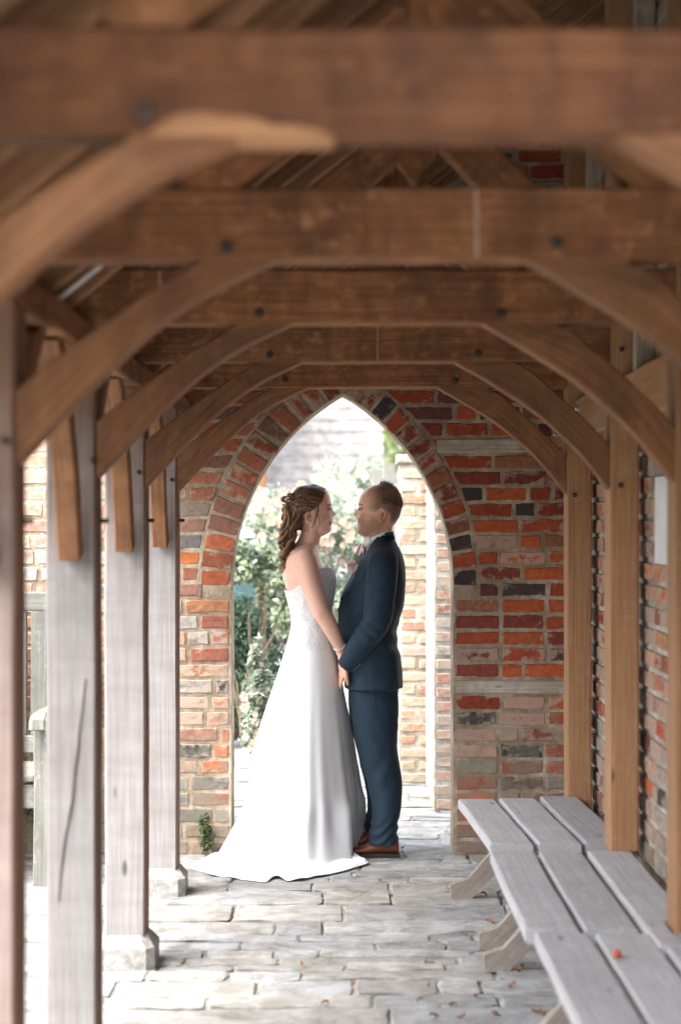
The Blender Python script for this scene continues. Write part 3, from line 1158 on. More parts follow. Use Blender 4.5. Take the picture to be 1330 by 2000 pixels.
# ------------------------------------------------------------------ the garden beyond the arch
def leaves(mb, r, c, rad, n, size, cols, lump=6, flat=.0, shell=.55):
    """leaf-sized faces in uneven lumps through an ellipsoid"""
    cs = []
    for k in range(lump):
        while True:
            v = Vector((r.uniform(-1, 1), r.uniform(-1, 1), r.uniform(-1, 1)))
            if v.length < 1: break
        v *= .8
        cs.append((v, r.uniform(.28, .55), r.uniform(.7, 1.3)))
    for i in range(n):
        v, rr_, br = cs[r.randrange(lump)]
        d = Vector((r.gauss(0, 1), r.gauss(0, 1), r.gauss(0, 1))).normalized()*rr_*r.uniform(shell, 1.0)
        p = v + d
        P = Vector((c[0]+p.x*rad[0], c[1]+p.y*rad[1], c[2]+p.z*rad[2]))
        if P.z < .01: continue
        nrm = (d + Vector((r.gauss(0, .5), r.gauss(0, .5), r.gauss(0, .5)+.3))).normalized()
        a = nrm.orthogonal().normalized(); b = nrm.cross(a)
        an = r.random()*6.28
        a, b = a*math.cos(an)+b*math.sin(an), b*math.cos(an)-a*math.sin(an)
        s = size*r.uniform(.6, 1.3)
        V = [P-a*s, P-b*s*.45+nrm*s*.08, P+a*s, P+b*s*.45+nrm*s*.08]
        col = np.array(cols[r.randrange(len(cols))])*br*r.uniform(.75, 1.25)
        mb.add([q[:] for q in V], [(0, 1, 2, 3)], col=(*np.clip(col, 0, .9), 1))


def blooms(mb, r, c, rad, n, size, cols):
    for i in range(n):
        d = Vector((r.gauss(0, 1), r.gauss(0, 1), r.gauss(0, 1))).normalized()*r.uniform(.75, 1.02)
        d.y = -abs(d.y)*.9
        P = Vector((c[0]+d.x*rad[0], c[1]+d.y*rad[1], c[2]+d.z*rad[2]))
        col = np.array(cols[r.randrange(len(cols))])*r.uniform(.9, 1.1)
        s = size*r.uniform(.6, 1.2)
        for ring in range(3):
            for k in range(6):
                an = k*1.047+ring*.5
                o = Vector((math.cos(an), -.25+ring*.15, math.sin(an)))
                t = Vector((-math.sin(an), 0, math.cos(an)))
                rr_ = s*(1-.28*ring)
                a = P+o*rr_*.2; b = P+o*rr_+t*rr_*.45; c2 = P+o*rr_*1.15; d2 = P+o*rr_-t*rr_*.45
                mb.add([a[:], b[:], c2[:], d2[:]], [(0, 1, 2, 3)], col=(*np.clip(col, 0, .9), 1))


G1 = [(.15, .20, .10), (.20, .25, .14), (.12, .16, .09), (.24, .28, .17)]
G2 = [(.06, .11, .065), (.085, .14, .085), (.11, .17, .11), (.05, .09, .055)]
G3 = [(.22, .28, .12), (.28, .33, .14), (.34, .36, .18), (.18, .24, .09)]
GP = [(.28, .34, .26), (.34, .39, .31), (.24, .31, .22), (.36, .38, .30)]


def branch_mesh(mb, r, base, n, h, spread, r0):
    for k in range(n):
        an = r.random()*6.28
        p = [Vector(base)]
        for q in range(1, 6):
            f = q/5
            p.append(Vector((base[0]+math.cos(an)*spread[0]*f**1.4+r.uniform(-.03, .03), base[1]+math.sin(an)*spread[1]*f**1.4, base[2]+h*f*r.uniform(.9, 1.05))))
        v, f, u = tube(p, [r0*(1-.16*q) for q in range(6)], 6); mb.add(v, f, u, col=(.2, .15, .1, 1))


M['bark'] = plain('bark', (.10, .075, .05), (.22, .17, .12), 18, .9, .006)


def plant(name, cat, label, base, stems, crowns, flowers=None, group=None, seed=1):
    r = random.Random(seed)
    root = thing(name, base, label, cat, group)
    mb = MB(); branch_mesh(mb, r, base, *stems); mb.build('stem' if name != 'tree' else 'trunk', M['bark'], root)
    mb = MB()
    for c in crowns: leaves(mb, r, *c)
    mb.build('foliage' if name != 'tree' else 'crown', M['leaf'], root)
    if flowers:
        if sum(q[2] for q in flowers) <= 100:
            for c in flowers:
                for k in range(c[2]):
                    mb = MB(); blooms(mb, r, c[0], c[1], 1, c[3], c[4]); mb.build('bloom', M['petal'], root)
        else:
            mb = MB()
            for c in flowers: blooms(mb, r, *c)
            tag(mb.build('blooms', M['petal'], root), kind='stuff')
    return root


PEACH = [(.70, .44, .32), (.74, .56, .42), (.76, .66, .54), (.68, .38, .30), (.74, .60, .40)]
plant('rose_bush', 'bush', 'sprawling rose bush with peach and cream blooms behind the bride', (-.30, 15.0, 0), (9, 1.6, (.6, .4), .014),
      [((-.50, 15.0, 1.42), (.46, .45, .50), 5200, .024, GP, 18), ((.04, 15.2, 1.55), (.50, .45, .55), 5600, .024, GP, 20), ((-.12, 15.1, .75), (.65, .4, .7), 4200, .026, GP+G1, 16), ((.30, 15.3, 1.9), (.35, .4, .32), 1800, .024, GP, 8)],
      [((-.50, 15.0, 1.56), (.46, .44, .36), 75, .034, PEACH), ((.04, 15.1, 1.66), (.50, .42, .46), 90, .032, PEACH), ((-.1, 15.1, 1.1), (.55, .34, .4), 26, .026, PEACH)], seed=3)
plant('hedge', 'hedge', 'clipped dark green hedge low in the left of the arch', (-.8, 13.1, 0), (12, .9, (.5, .25), .02),
      [((-.92, 13.1, .60), (.36, .3, .60), 4200, .026, G2, 16), ((-.45, 13.2, .56), (.36, .3, .58), 4200, .026, G2, 16), ((-.65, 13.0, .3), (.6, .25, .35), 3000, .026, G2, 12)], seed=4)
plant('garden_shrub', 'bush', 'pale grey-green shrub growing over the top of the dark hedge', (-.72, 12.7, 0), (7, 1.1, (.3, .2), .01),
      [((-.72, 12.7, 1.30), (.30, .25, .22), 1900, .03, GP+G1, 12), ((-.38, 12.65, 1.05), (.24, .2, .28), 1500, .03, GP+G1, 8)], seed=5)
plant('flowering_plant', 'plant', 'tall pale flowering plant standing in front of the dark hedge beside the bride\'s skirt', (-.52, 11.0, 0), (5, 1.15, (.10, .1), .008),
      [((-.53, 11, .62), (.10, .1, .42), 700, .034, GP, 8), ((-.56, 11, .28), (.12, .1, .25), 350, .034, GP, 5)],
      [((-.54, 11, .4), (.10, .1, .35), 22, .026, [(.85, .62, .50), (.85, .78, .68)])], seed=6)
plant('tree', 'tree', 'yellow-green leafy tree rising right of the tiled roof', (1.5, 29, 0), (9, 4.3, (.9, .7), .07),
      [((1.75, 29, 4.0), (1.3, .9, 1.9), 6500, .07, G3, 26), ((1.05, 28.7, 3.0), (.6, .6, .6), 1500, .065, G3, 8)], seed=7)
plant('tree', 'tree', 'broad pale tree far behind the garden buildings', (-1.5, 38, 0), (9, 4.6, (2.5, 1), .1),
      [((-2, 38, 5.0), (3.2, 1.5, 2.6), 5000, .13, G3, 24), ((2.6, 39, 5.0), (3.2, 1.5, 2.6), 5000, .13, G3, 24), ((0, 39, 1.8), (4.5, 1.5, 1.8), 4500, .13, G3, 20)], seed=8)
plant('fern', 'plant', 'small dark fern clump at the foot of the arched wall by the farthest left post', (-.655, 8.545, 0), (3, .1, (.02, .01), .003),
      [((-.665, 8.55, .12), (.045, .035, .15), 420, .011, [(.06, .10, .03), (.12, .16, .06), (.04, .06, .02)], 9)], seed=9)
plant('climbing_plant', 'plant', 'dark leafy plant growing low under the garden bench', (-1.6, 8.5, 0), (5, .4, (.25, .02), .004),
      [((-1.62, 8.5, .28), (.22, .05, .22), 700, .018, G2, 8)], seed=10)

# outbuilding with a tiled roof
ob = thing('outbuilding', (-.2, 24.0, 0), 'low outbuilding with a grey tiled roof seen through the arch', 'building')
M['render_wall'] = plain('rendered_wall', (.55, .54, .52), (.66, .65, .63), 6, .9, .002)
M['roof_tile'] = plain('weathered_tile', (.20, .18, .165), (.36, .33, .305), 7, .85, .004)
V, Fc, UV = rbox(-.98, .52, 24.1, 28, 0, 1.96, .004, 1, .002)
obj('wall', V, Fc, M['render_wall'], ob)
mb = MB()
r = random.Random(3)
for k in range(19):
    s = k*.18
    for q in range(9):
        x0 = -1.05 + q*.2 - (.1 if k % 2 else 0); x1 = x0+.196
        x0 = max(x0, -1.05); x1 = min(x1, .53)
        if x1 <= x0+.01: continue
        y = 23.9 + s*.72; z = 1.94+s*.94
        dz = r.uniform(-.012, .012)
        V = [(x0, y, z+dz), (x1, y, z+dz+.004), (x1, y+.22, z+.23), (x0, y+.22, z+.23),
             (x0, y, z+.05+dz), (x1, y, z+.05+dz), (x1, y+.22, z+.255), (x0, y+.22, z+.255)]
        mb.add(V, [(0, 1, 5, 4), (4, 5, 6, 7), (0, 4, 7, 3), (1, 2, 6, 5), (0, 3, 2, 1)])
mb.build('roof', M['roof_tile'], ob)
V = [(-.95, 24.12, 1.96), (.5, 24.12, 1.96), (-.95, 26.6, 1.96), (.5, 26.6, 1.96), (-.95, 26.6, 5.0), (.5, 26.6, 5.0)]
obj('gable', V, [(0, 1, 5, 4), (0, 4, 2), (1, 3, 5), (2, 4, 5, 3), (0, 2, 3, 1)], M['render_wall'], ob)
V, Fc, UV = rbox(-.83, -.735, 17.0, 17.1, 0, 2.6, .006, 2, .003)
V2, F2, U2 = rbox(-.87, -.695, 16.96, 17.14, 2.602, 2.64, .006, 0, .002)
pp = thing('timber_post', (-.78, 17.05, 0), 'brown upright garden post just left of the tiled roof', 'post')
obj('shaft', V, Fc, M['oak'], pp, uv=UV, attrs={'col': np.ones((len(V), 4))})
obj('cap', V2, F2, M['oak'], pp, uv=U2, attrs={'col': np.ones((len(V2), 4))})
wh = thing('white_cottage', (-1.9, 22, 0), 'white rendered building at the left edge of the arch', 'building')
V, Fc, UV = rbox(-4.2, -1.12, 22, 26, 0, 3.6, .01, 0, .002); obj('wall', V, Fc, M['render_wall'], wh)
V = [(-4.4, 21.8, 3.62), (-1.0, 21.8, 3.62), (-4.4, 26.2, 3.62), (-1.0, 26.2, 3.62), (-4.4, 24, 5.1), (-1.0, 24, 5.1)]
obj('roof', V, [(0, 1, 5, 4), (2, 4, 5, 3), (0, 4, 2), (1, 3, 5), (0, 2, 3, 1)], M['roof_tile'], wh)

# garden walls beyond the arch
M['brick_g'] = M['brick_out']


def box_bricks(root, x0, x1, y0, y1, h, seed, pal, lime, left=True, name='bricks', mortar='mortar_pale', foot=0):
    r = random.Random(seed)
    mb = MB()
    front = MB(); side = MB()
    z = 0; k = 0
    while z < h-.04:
        x = x0; first = True
        while x < x1-.02:
            w = .22 if (k % 2 == 0) else .11
            if first and k % 2: w = .11
            q = min(x+w, x1)
            brick(front, r, [(x+.010, z+.011), (q-.010, z+.011), (q-.010, z+CW-.011), (x+.010, z+CW-.011)], .004, pick(r, pal), r.choice(lime), .005)
            x = q; first = False
        if left:
            x = -y1
            while x < -y0-.02:
                w = .11 if (k % 2 == 0) else .22
                q = min(x+w, -y0)
                brick(side, r, [(x+.010, z+.011), (q-.010, z+.011), (q-.010, z+CW-.011), (x+.010, z+CW-.011)], .004, pick(r, pal), r.choice(lime)+.3, .005)
                x = q
        z += CW; k += 1
    xform(front, lambda u, y, z: (u, y0+y, z))
    front.build(name, M['brick_out'], root)
    if left:
        xform(side, lambda u, y, z: (x0+y, -u, z))
        side.build(name, M['brick_out'], root)
    V, Fc, UV = rbox(x0+.001, x1, y0+.001, y1, -.04, h, .004, 2, .002)
    obj('mortar', V, Fc, M[mortar], root)
    V, Fc, UV = rbox(x0-.015, x1+.01, y0-.015, y1+.01, h+.001, h+.06, .01, 0 if x1-x0 > y1-y0 else 1, .003)
    obj('coping', V, Fc, M['pad'], root)


gw = thing('brick_pier', (.7, 10.4, 0), 'pale brick pier just beyond the right side of the arch', 'pier')
box_bricks(gw, .497, .90, 9.9, 10.88, 2.7, 3, PAL_O, [.2, .4, .6])
gw2 = thing('garden_wall', (.42, 11, 0), 'sunlit garden wall with wide white joints behind the groom', 'wall')
box_bricks(gw2, .335, .9, 10.9, 11.15, 1.95, 4, PAL_O, [.1, .3, .6, .8], left=True)

fe = thing('board_fence', (.45, 13.4, 0), 'pale upright board fence behind the heads of the couple', 'fence')
r = random.Random(8)
x = .20; k = 0
while x < .75:
    V, Fc, UV = rbox(x, x+.088, 13.4, 13.42, .03, 2.0+r.uniform(-.03, .03), .003, 2, .002, seed=k)
    obj('board', V, Fc, M['garden_bench'], fe, uv=UV, attrs={'col': np.ones((len(V), 4))})
    x += .095; k += 1
for z in (.4, 1.6):
    V, Fc, UV = rbox(.20, .75, 13.422, 13.46, z, z+.07, .003, 0, .001)
    obj('rail', V, Fc, M['garden_bench'], fe, uv=UV, attrs={'col': np.ones((len(V), 4))})

M['teal'] = plain('teal_plastic', (.06, .13, .14), (.08, .17, .175), 5, .4, .0005, .5)
M['lid'] = plain('pale_lid', (.55, .62, .66), (.62, .68, .72), 5, .4, .0005, .5)
wb = thing('water_butt', (-.74, 13.7, 0), 'teal water butt showing above the shrubs at the left of the arch', 'water butt')
V, Fc, UV = tube([(-.83, 13.75, z) for z in (0, .3, .75, 1.2, 1.47)], [.13, .15, .16, .15, .14], 24)
obj('barrel', V, Fc, M['teal'], wb, smooth=True)
V, Fc, UV = tube([(-.83, 13.75, z) for z in (1.472, 1.50, 1.53)], [.15, .15, .1], 24)
obj('lid', V, Fc, M['lid'], wb)

# fallen leaves on the paving
r = random.Random(77)
M['dryleaf'] = plain('dry_leaf', (.16, .065, .03), (.34, .17, .07), 60, .7, .001)
pts = [(832, 1885), (838, 1932), (955, 1806), (970, 1848), (985, 1852), (1040, 1812), (1048, 1818), (846, 1990), (858, 1976), (884, 1968),
       (965, 1985), (1048, 1980), (1062, 1988), (690, 1930), (635, 1966), (590, 1890), (1008, 1900), (1090, 1878), (900, 1992), (930, 1952),
       (1005, 1846), (945, 1752), (975, 1748), (1128, 1712), (742, 1724), (1000, 1930), (820, 1960), (912, 1835), (1020, 1895)]
for k, (a, b) in enumerate(pts):
    d = EYE*F/(b-1015)
    X = (a-672)/F*d
    an = r.random()*6.28
    L = r.uniform(.010, .023); w = L*r.uniform(.35, .6)
    V = []; Fc = []
    n = 6
    for i in range(n+1):
        f = i/n*2-1
        ww = w*math.sqrt(max(0, 1-f*f))*(1+.2*math.sin(i*2.3))
        for s in (-1, 0, 1):
            x = f*L; y = s*ww
            z = .010 + .006*abs(s) + .006*math.sin(f*2+k) + r.uniform(0, .002)
            V.append((X+x*math.cos(an)-y*math.sin(an), d+x*math.sin(an)+y*math.cos(an), z))
    for i in range(n):
        for s in range(2):
            a_ = i*3+s
            Fc.append((a_, a_+1, a_+4, a_+3))
    m0 = len(V)
    V += [(x, y, z-.0012) for x, y, z in V]
    Fc += [tuple(m0+q for q in reversed(f)) for f in Fc[:]]
    tag(obj('fallen_leaf', V, Fc, M['dryleaf']), 'small brown fallen leaf lying on the paving', 'leaf', 'fallen leaves on the paving')
# ------------------------------------------------------------------ the couple
DC = 8.62            # distance of the couple's centre line


def PX(x, y, dy=0.0):
    """pixel -> world point in the couple's plane, moved dy in depth (position kept in the picture)"""
    d = DC + dy
    X, Z = px(x, y, d)
    return Vector((X, d, Z))


def slices(rows, yc=0.0, n=40, m=None, pw=2.0):
    """closed loft from (pixel y, pixel xmin, pixel xmax, half depth[, depth centre]) rows"""
    R = [list(r)+[yc]*(5-len(r)) for r in rows]
    sp = spline(R, m or len(R)*3)
    V = []; Fc = []
    for (py, a, b, hw, yo) in sp:
        A = PX(a, py); B = PX(b, py)
        cx = (A.x+B.x)/2; hx = abs(B.x-A.x)/2
        for k in range(n):
            t = 2*math.pi*k/n
            ct, st = math.cos(t), math.sin(t)
            e = 2/pw
            V.append((cx+hx*math.copysign(abs(ct)**e, ct), DC+yo+max(hw, .002)*math.copysign(abs(st)**e, st), A.z))
    N_ = len(sp)
    for i in range(N_-1):
        for k in range(n):
            a = i*n+k; b = i*n+(k+1) % n
            Fc.append((a, b, b+n, a+n))
    Fc.append(tuple(reversed(range(n)))); Fc.append(tuple((N_-1)*n+k for k in range(n)))
    return V, Fc


def limb(pts, n=16, m=20, side=None, flat=1.0):
    """pts: (pixel x, pixel y, dy, radius); tapering tube"""
    sp = spline([(*PX(a, b, c), r) for a, b, c, r in pts], m)
    v, f, u = tube([Vector(s[:3]) for s in sp], [s[3] for s in sp], n, rb=[s[3]*flat for s in sp], side=side)
    return v, f


def remesh(parts, voxel, smooth=2, fac=.5):
    V = []; Fc = []; o = 0
    for v, f in parts:
        V += [tuple(q) for q in v]; Fc += [tuple(i+o for i in g) for g in f]; o += len(v)
    me = bpy.data.meshes.new('tmp'); me.from_pydata(V, [], Fc); me.update()
    ob_ = bpy.data.objects.new('tmp', me); COL.objects.link(ob_)
    bm = bmesh.new(); bm.from_mesh(me); bmesh.ops.recalc_face_normals(bm, faces=bm.faces); bm.to_mesh(me); bm.free()
    rm = ob_.modifiers.new('r', 'REMESH'); rm.mode = 'VOXEL'; rm.voxel_size = voxel
    if smooth:
        sm = ob_.modifiers.new('s', 'SMOOTH'); sm.iterations = smooth; sm.factor = fac
    dg = bpy.context.evaluated_depsgraph_get()
    ev = ob_.evaluated_get(dg).to_mesh()
    n = len(ev.vertices)
    A = np.zeros(n*3); ev.vertices.foreach_get('co', A); A = A.reshape(-1, 3)
    Fo = [tuple(p.vertices) for p in ev.polygons]
    Nn = np.zeros(n*3); ev.vertices.foreach_get('normal', Nn); Nn = Nn.reshape(-1, 3)
    bpy.data.objects.remove(ob_); bpy.data.meshes.remove(me)
    return A, Fo, Nn


def head(rows, nose, s, n=56, sockets=None, ndep=None):
    """rows: (py, xfront, xback, halfwidth). s=+1 faces +X. nose: (py, protrusion px). returns closed mesh"""
    sp = spline(rows, 64)
    ny = [a for a, _ in nose]; nv = [b for _, b in nose]
    V = []; Fc = []
    for (py, xf, xb, hw) in sp:
        A = PX(xf, py); B = PX(xb, py)
        # widest point is behind the middle of the head
        cx = A.x*.42 + B.x*.58
        fr = abs(A.x-cx); bk = abs(B.x-cx)
        pr = np.interp(py, ny, nv, 0, 0)*DC/F
        for k in range(n):
            t = 2*math.pi*k/n
            ct, st = math.cos(t), math.sin(t)
            y = hw*math.copysign(abs(st)**.92, st)
            if ct > 0:
                x = fr*ct**(.80)
                sig = .010 + .006*max(0, min(1, (py-nose[0][0])/14))
                x += pr*math.exp(-(y/sig)**2)
                if sockets:
                    sy, dep = sockets
                    for sg in (-1, 1):
                        g = math.exp(-((y-sg*.031)/.017)**2 - ((py-sy)/5.0)**2)
                        x -= dep*g
                    # cheeks
                    for sg in (-1, 1):
                        x += .004*math.exp(-((y-sg*.04)/.02)**2 - ((py-sy-16)/8.0)**2)
                    # mouth corners tucked in
            else:
                x = bk*ct
            V.append((cx + s*x, DC+y, A.z))
    N_ = len(sp)
    for i in range(N_-1):
        for k in range(n):
            a = i*n+k; b = i*n+(k+1) % n
            Fc.append((a, b, b+n, a+n))
    Fc.append(tuple(reversed(range(n)))); Fc.append(tuple((N_-1)*n+k for k in range(n)))
    return V, Fc


def ear(cx, cy, w, h, yside, tilt=0.15, s=1):
    """ear shell: a thick rim around a dish, flush on the side of the head"""
    V = []; Fc = []
    n = 20; rings = [(0, .004), (.35, .003), (.62, .006), (.82, .013), (1.0, .011), (1.02, .002), (.8, -.008)]
    c = PX(cx, cy)
    for rr_, out in rings:
        for k in range(n):
            t = 2*math.pi*k/n
            x = math.cos(t)*w*rr_*(1 - .22*max(0, -math.sin(t)))
            z = math.sin(t)*h*rr_
            V.append((c.x + x + z*tilt*s, DC + yside*(1) - (out + .010*(-x*s/w if rr_ > .5 else 0)*1.0)*(1 if yside < 0 else -1), c.z+z))
    for i in range(len(rings)-1):
        for k in range(n):
            a = i*n+k; b = i*n+(k+1) % n
            Fc.append((a, b, b+n, a+n))
    Fc.append(tuple(reversed(range(n)))); Fc.append(tuple((len(rings)-1)*n+k for k in range(n)))
    return V, Fc


def skin_mat(name):
    m, t, b = mat(name, .48, .35)
    a = attr_col(t)
    geo = N(t, 'NewGeometry').outputs['Position']
    n = noise_tex(t, geo, 90, 4, .6)
    c = mix(t, a.outputs['Color'], (.86, .78, .74), ramp(t, n, [(.35, .35), (.6, 0)]), 'MULTIPLY')
    t.links.new(c, b.inputs['Base Color'])
    b.inputs['Subsurface Weight'].default_value = .12
    b.inputs['Subsurface Radius'].default_value = (.012, .004, .002)
    b.inputs['Subsurface Scale'].default_value = 1.0
    return m


def cloth(name, col, rough, sheen=.0, weave=600, bd=.0006, var=.15, spec=.25):
    m, t, b = mat(name, rough, spec)
    geo = N(t, 'NewGeometry').outputs['Position']
    n = noise_tex(t, geo, weave, 2, .6)
    n2 = noise_tex(t, geo, 8, 4, .6)
    c = mix(t, col, tuple(x*(1-var*2) for x in col), ramp(t, n, [(.3, 1), (.7, 0)]))
    c = mix(t, c, tuple(x*(1-var) for x in col), ramp(t, n2, [(.3, .6), (.6, 0)]))
    n3 = noise_tex(t, geo, 230, 3, .7)
    c = mix(t, c, tuple(min(.9, x*(1+var*2.2)) for x in col), ramp(t, n3, [(.45, 0), (.7, .8)]))
    t.links.new(c, b.inputs['Base Color'])
    b.inputs['Sheen Weight'].default_value = sheen
    b.inputs['Sheen Roughness'].default_value = .4
    bump(t, b, n, bd, .6)
    return m


M['skin'] = skin_mat('skin')
M['suit'] = cloth('navy_suit_cloth', (.014, .032, .052), .76, .10, 900, .0005, .28)
M['shirt'] = cloth('white_shirt', (.74, .75, .80), .7, 0, 800, .0003, .03)
M['tie'] = cloth('pink_satin', (.42, .11, .17), .4, .1, 700, .0003, .1, .5)
M['button'] = plain('button', (.06, .07, .09), (.09, .10, .12), 80, .4, 0)


def dress_mat(lace):
    m, t, b = mat('lace_satin' if lace else 'ivory_chiffon', .62, .3)
    geo = N(t, 'NewGeometry').outputs['Position']
    n = noise_tex(t, geo, 700, 2, .6)
    n2 = noise_tex(t, geo, 5, 3, .5)
    col = (.72, .74, .765)
    c = mix(t, col, tuple(x*.95 for x in col), ramp(t, n, [(.3, 1), (.7, 0)]))
    if lace:
        v = N(t, 'TexVoronoi', Scale=95.0); t.links.new(geo, v.inputs['Vector'])
        n3 = noise_tex(t, geo, 42, 5, .7, 1.5)
        la = ramp(t, n3, [(.42, 0), (.58, 1)])
        c = mix(t, (.66, .66, .67), (.76, .77, .78), la)
        c = mix(t, c, (.55, .55, .56), ramp(t, v.outputs['Distance'], [(.1, .35), (.3, 0)]))
        bump(t, b, mix(t, la, v.outputs['Distance'], .5), .004, .8)
    else:
        bump(t, b, n, .0003, .5)
    t.links.new(c, b.inputs['Base Color'])
    b.inputs['Sheen Weight'].default_value = .15
    return m


M['dress'] = dress_mat(False)
M['lace'] = dress_mat(True)


def hair_mat(name, c0, c1, scale=260):
    m, t, b = mat(name, .42, .5)
    uvn = N(t, 'UVMap').outputs[0]
    a = attr_col(t)
    n = noise_tex(t, mapped(t, uvn, (8, 900, 1)), 1.0, 4, .7)
    c = mix(t, c0, c1, ramp(t, n, [(.3, 0), (.7, 1)]))
    c = mix(t, c, a.outputs['Color'], 1.0, 'MULTIPLY')
    t.links.new(c, b.inputs['Base Color'])
    bump(t, b, n, .002, .8)
    return m


M['hair_b'] = hair_mat('brown_hair', (.065, .031, .017), (.27, .15, .08))
M['hair_g'] = hair_mat('short_hair', (.045, .026, .017), (.14, .082, .052))
M['shoe'] = plain('tan_leather', (.16, .048, .022), (.24, .08, .038), 14, .32, .0006, .5)
M['sole'] = plain('dark_sole', (.035, .025, .02), (.06, .04, .03), 40, .6, .001)
M['teeth'] = plain('teeth', (.75, .72, .68), (.8, .78, .74), 40, .3, 0, .5)
M['eye'] = plain('eye_white', (.36, .32, .30), (.42, .38, .36), 40, .15, 0, .6)  # darkened to put the shade of the sockets into the colour
M['iris'] = plain('iris', (.03, .02, .015), (.06, .04, .03), 300, .1, 0, .6)
M['pearl'] = plain('pearl', (.78, .75, .70), (.85, .82, .78), 50, .2, 0, .6)
M['metal'] = plain('silver', (.7, .7, .72), (.8, .8, .82), 60, .25, 0)
M['metal'].node_tree.nodes['Principled BSDF'].inputs['Metallic'].default_value = 1


def hand(s, wrist, palm, fdir, fdir2, thumb, curl=(0, 0, 0), size=1.0, spread=(0, 1, 0)):
    """palm block from wrist to palm end plus five bent fingers; directions in world space"""
    w = Vector(wrist); p = Vector(palm)
    ax = (p-w).normalized(); sp = Vector(spread).normalized(); sp = (sp-ax*sp.dot(ax)).normalized()
    parts = []
    path = [w, w.lerp(p, .35), w.lerp(p, .75), p]
    v, f, u = tube(path, [.019*size, .015*size, .015*size, .012*size], 14, rb=[.026*size, .037*size, .041*size, .037*size], side=sp)
    parts.append((v, f))
    fing = []
    L = [.072, .080, .075, .060]
    for k in range(4):
        b = p - ax*.008 + sp*(.030-.020*k)*size
        l = L[k]*size
        d1 = Vector(fdir).normalized(); d2 = Vector(fdir2).normalized()
        d0 = (ax*.5+d1*.5).normalized()
        pts = [b - ax*.01, b + d0*l*.18, b + d1*l*.48, b + d1*l*.48 + ((d1+d2)/2).normalized()*l*.28, b+d1*l*.48+((d1+d2)/2).normalized()*l*.28+d2*l*.26]
        rad = [.0088, .0088, .0082, .0075, .0058]
        q = spline([(*a, r_) for a, r_ in zip(pts, rad)], 12)
        v, f, u = tube([Vector(a[:3]) for a in q], [a[3]*size for a in q], 9)
        fing.append((v, f)); tip = q[-1]
        iv, jf = ico(tip[:3], tip[3]*size*.98, 1); fing.append((iv, jf))
        # nail
    tb = w.lerp(p, .35) + sp*.030*size
    td = Vector(thumb).normalized()
    pts = [tb - sp*.012, tb + (td+sp*.5).normalized()*.022, tb + (td+sp*.3).normalized()*.022 + td*.024, tb+(td+sp*.3).normalized()*.022+td*.044]
    q = spline([(*a, r_) for a, r_ in zip(pts, [.013, .0115, .0098, .0075])], 10)
    v, f, u = tube([Vector(a[:3]) for a in q], [a[3]*size for a in q], 9)
    fing.append((v, f)); fing.append(ico(q[-1][:3], q[-1][3]*size*.98, 1))
    return parts, fing


def build_skin(name, parts, fingers, colf, root, voxel=.0042):
    A, Fo, Nn = remesh(parts, voxel, 3, .5)
    cols = np.array([colf(p, n) for p, n in zip(A, Nn)])
    V = [A]; C = [cols]; Fc = list(Fo); o = len(A)
    for v, f in fingers:
        v = np.array([tuple(q) for q in v]); V.append(v)
        Fc += [tuple(i+o for i in g) for g in f]; o += len(v)
        C.append(np.array([colf(p, (0, 0, 0)) for p in v]))
    return obj(name, np.vstack(V), Fc, M['skin'], root, True, {'col': np.vstack(C)})


def pyx(p):
    """world -> photo pixel (for colouring features of the face and painting shade into its creases)"""
    return 672 + p[0]*F/DC, 1015-(p[2]-EYE)*F/DC


def sstep(a, b, x):
    t = max(0, min(1, (x-a)/(b-a))); return t*t*(3-2*t)


def mixc(a, b, t): return tuple(a[i]*(1-t)+b[i]*t for i in range(3))


# ======================================================= BRIDE
bride = thing('person', (-.2, DC, 0), 'bride in a strapless white dress with long curled brown hair, holding the groom\'s hands', 'person')
BS = (.74, .47, .365)
brows = [(950.5, 620, 600, .02), (952.5, 629, 594, .038), (957, 637, 585, .055), (965, 642.5, 578, .067), (978, 646.6, 574, .073), (987, 648.2, 573, .074), (993, 647.6, 574, .074),
         (1000, 648.2, 576, .072), (1009, 648.6, 580, .069), (1018, 648.4, 586, .064), (1026, 647.0, 592, .058), (1033, 647.6, 600, .051), (1039, 645, 610, .042), (1044, 638, 616, .032), (1047, 631, 620, .018)]
bh = head(brows, [(991, 0), (995, 2.2), (1000, 5.5), (1004.5, 9.2), (1007.5, 6.5), (1009.5, 1.5), (1012, .2), (1016, 1.4), (1019, .6), (1022, .2), (1026, 1.2), (1029, 0), (1033, .8), (1040, 0)], 1, sockets=(995, .007))
neck = limb([(603, 1000, 0, .052), (608, 1030, 0, .050), (606, 1050, 0, .050), (600, 1068, 0, .058), (594, 1085, 0, .075)], 20, 16)
torso_b = slices([(1060, 588, 616, .05), (1068, 576, 621, .095), (1077, 566, 622.5, .145), (1088, 560, 624, .165), (1103, 555.5, 630, .155), (1122, 553, 650, .145), (1150, 559, 649, .132),
                  (1190, 571, 640, .110), (1225, 575, 638, .110), (1262, 574, 642, .10), (1300, 580, 634, .08)], 0, 44)
arm_n = limb([(596, 1086, -.125, .052), (600, 1106, -.170, .054), (606, 1136, -.190, .050), (616, 1165, -.205, .046), (626, 1193, -.212, .0425), (640, 1216, -.195, .040), (652, 1240, -.165, .034), (664, 1266, -.130, .026), (667, 1277, -.12, .024)], 20, 34)
arm_f = limb([(600, 1086, .125, .050), (610, 1110, .170, .050), (622, 1145, .19, .046), (634, 1190, .20, .040), (650, 1225, .16, .034), (664, 1262, .09, .025), (668, 1276, .06, .024)], 18, 30)
pw1 = PX(667, 1274, -.122); pp1 = PX(667, 1302, -.105)
h1, f1 = hand(1, pw1, pp1, (.35, .25, -1), (.25, .7, -.8), (.55, .45, -.8), size=.92, spread=(-.25, -1, 0))
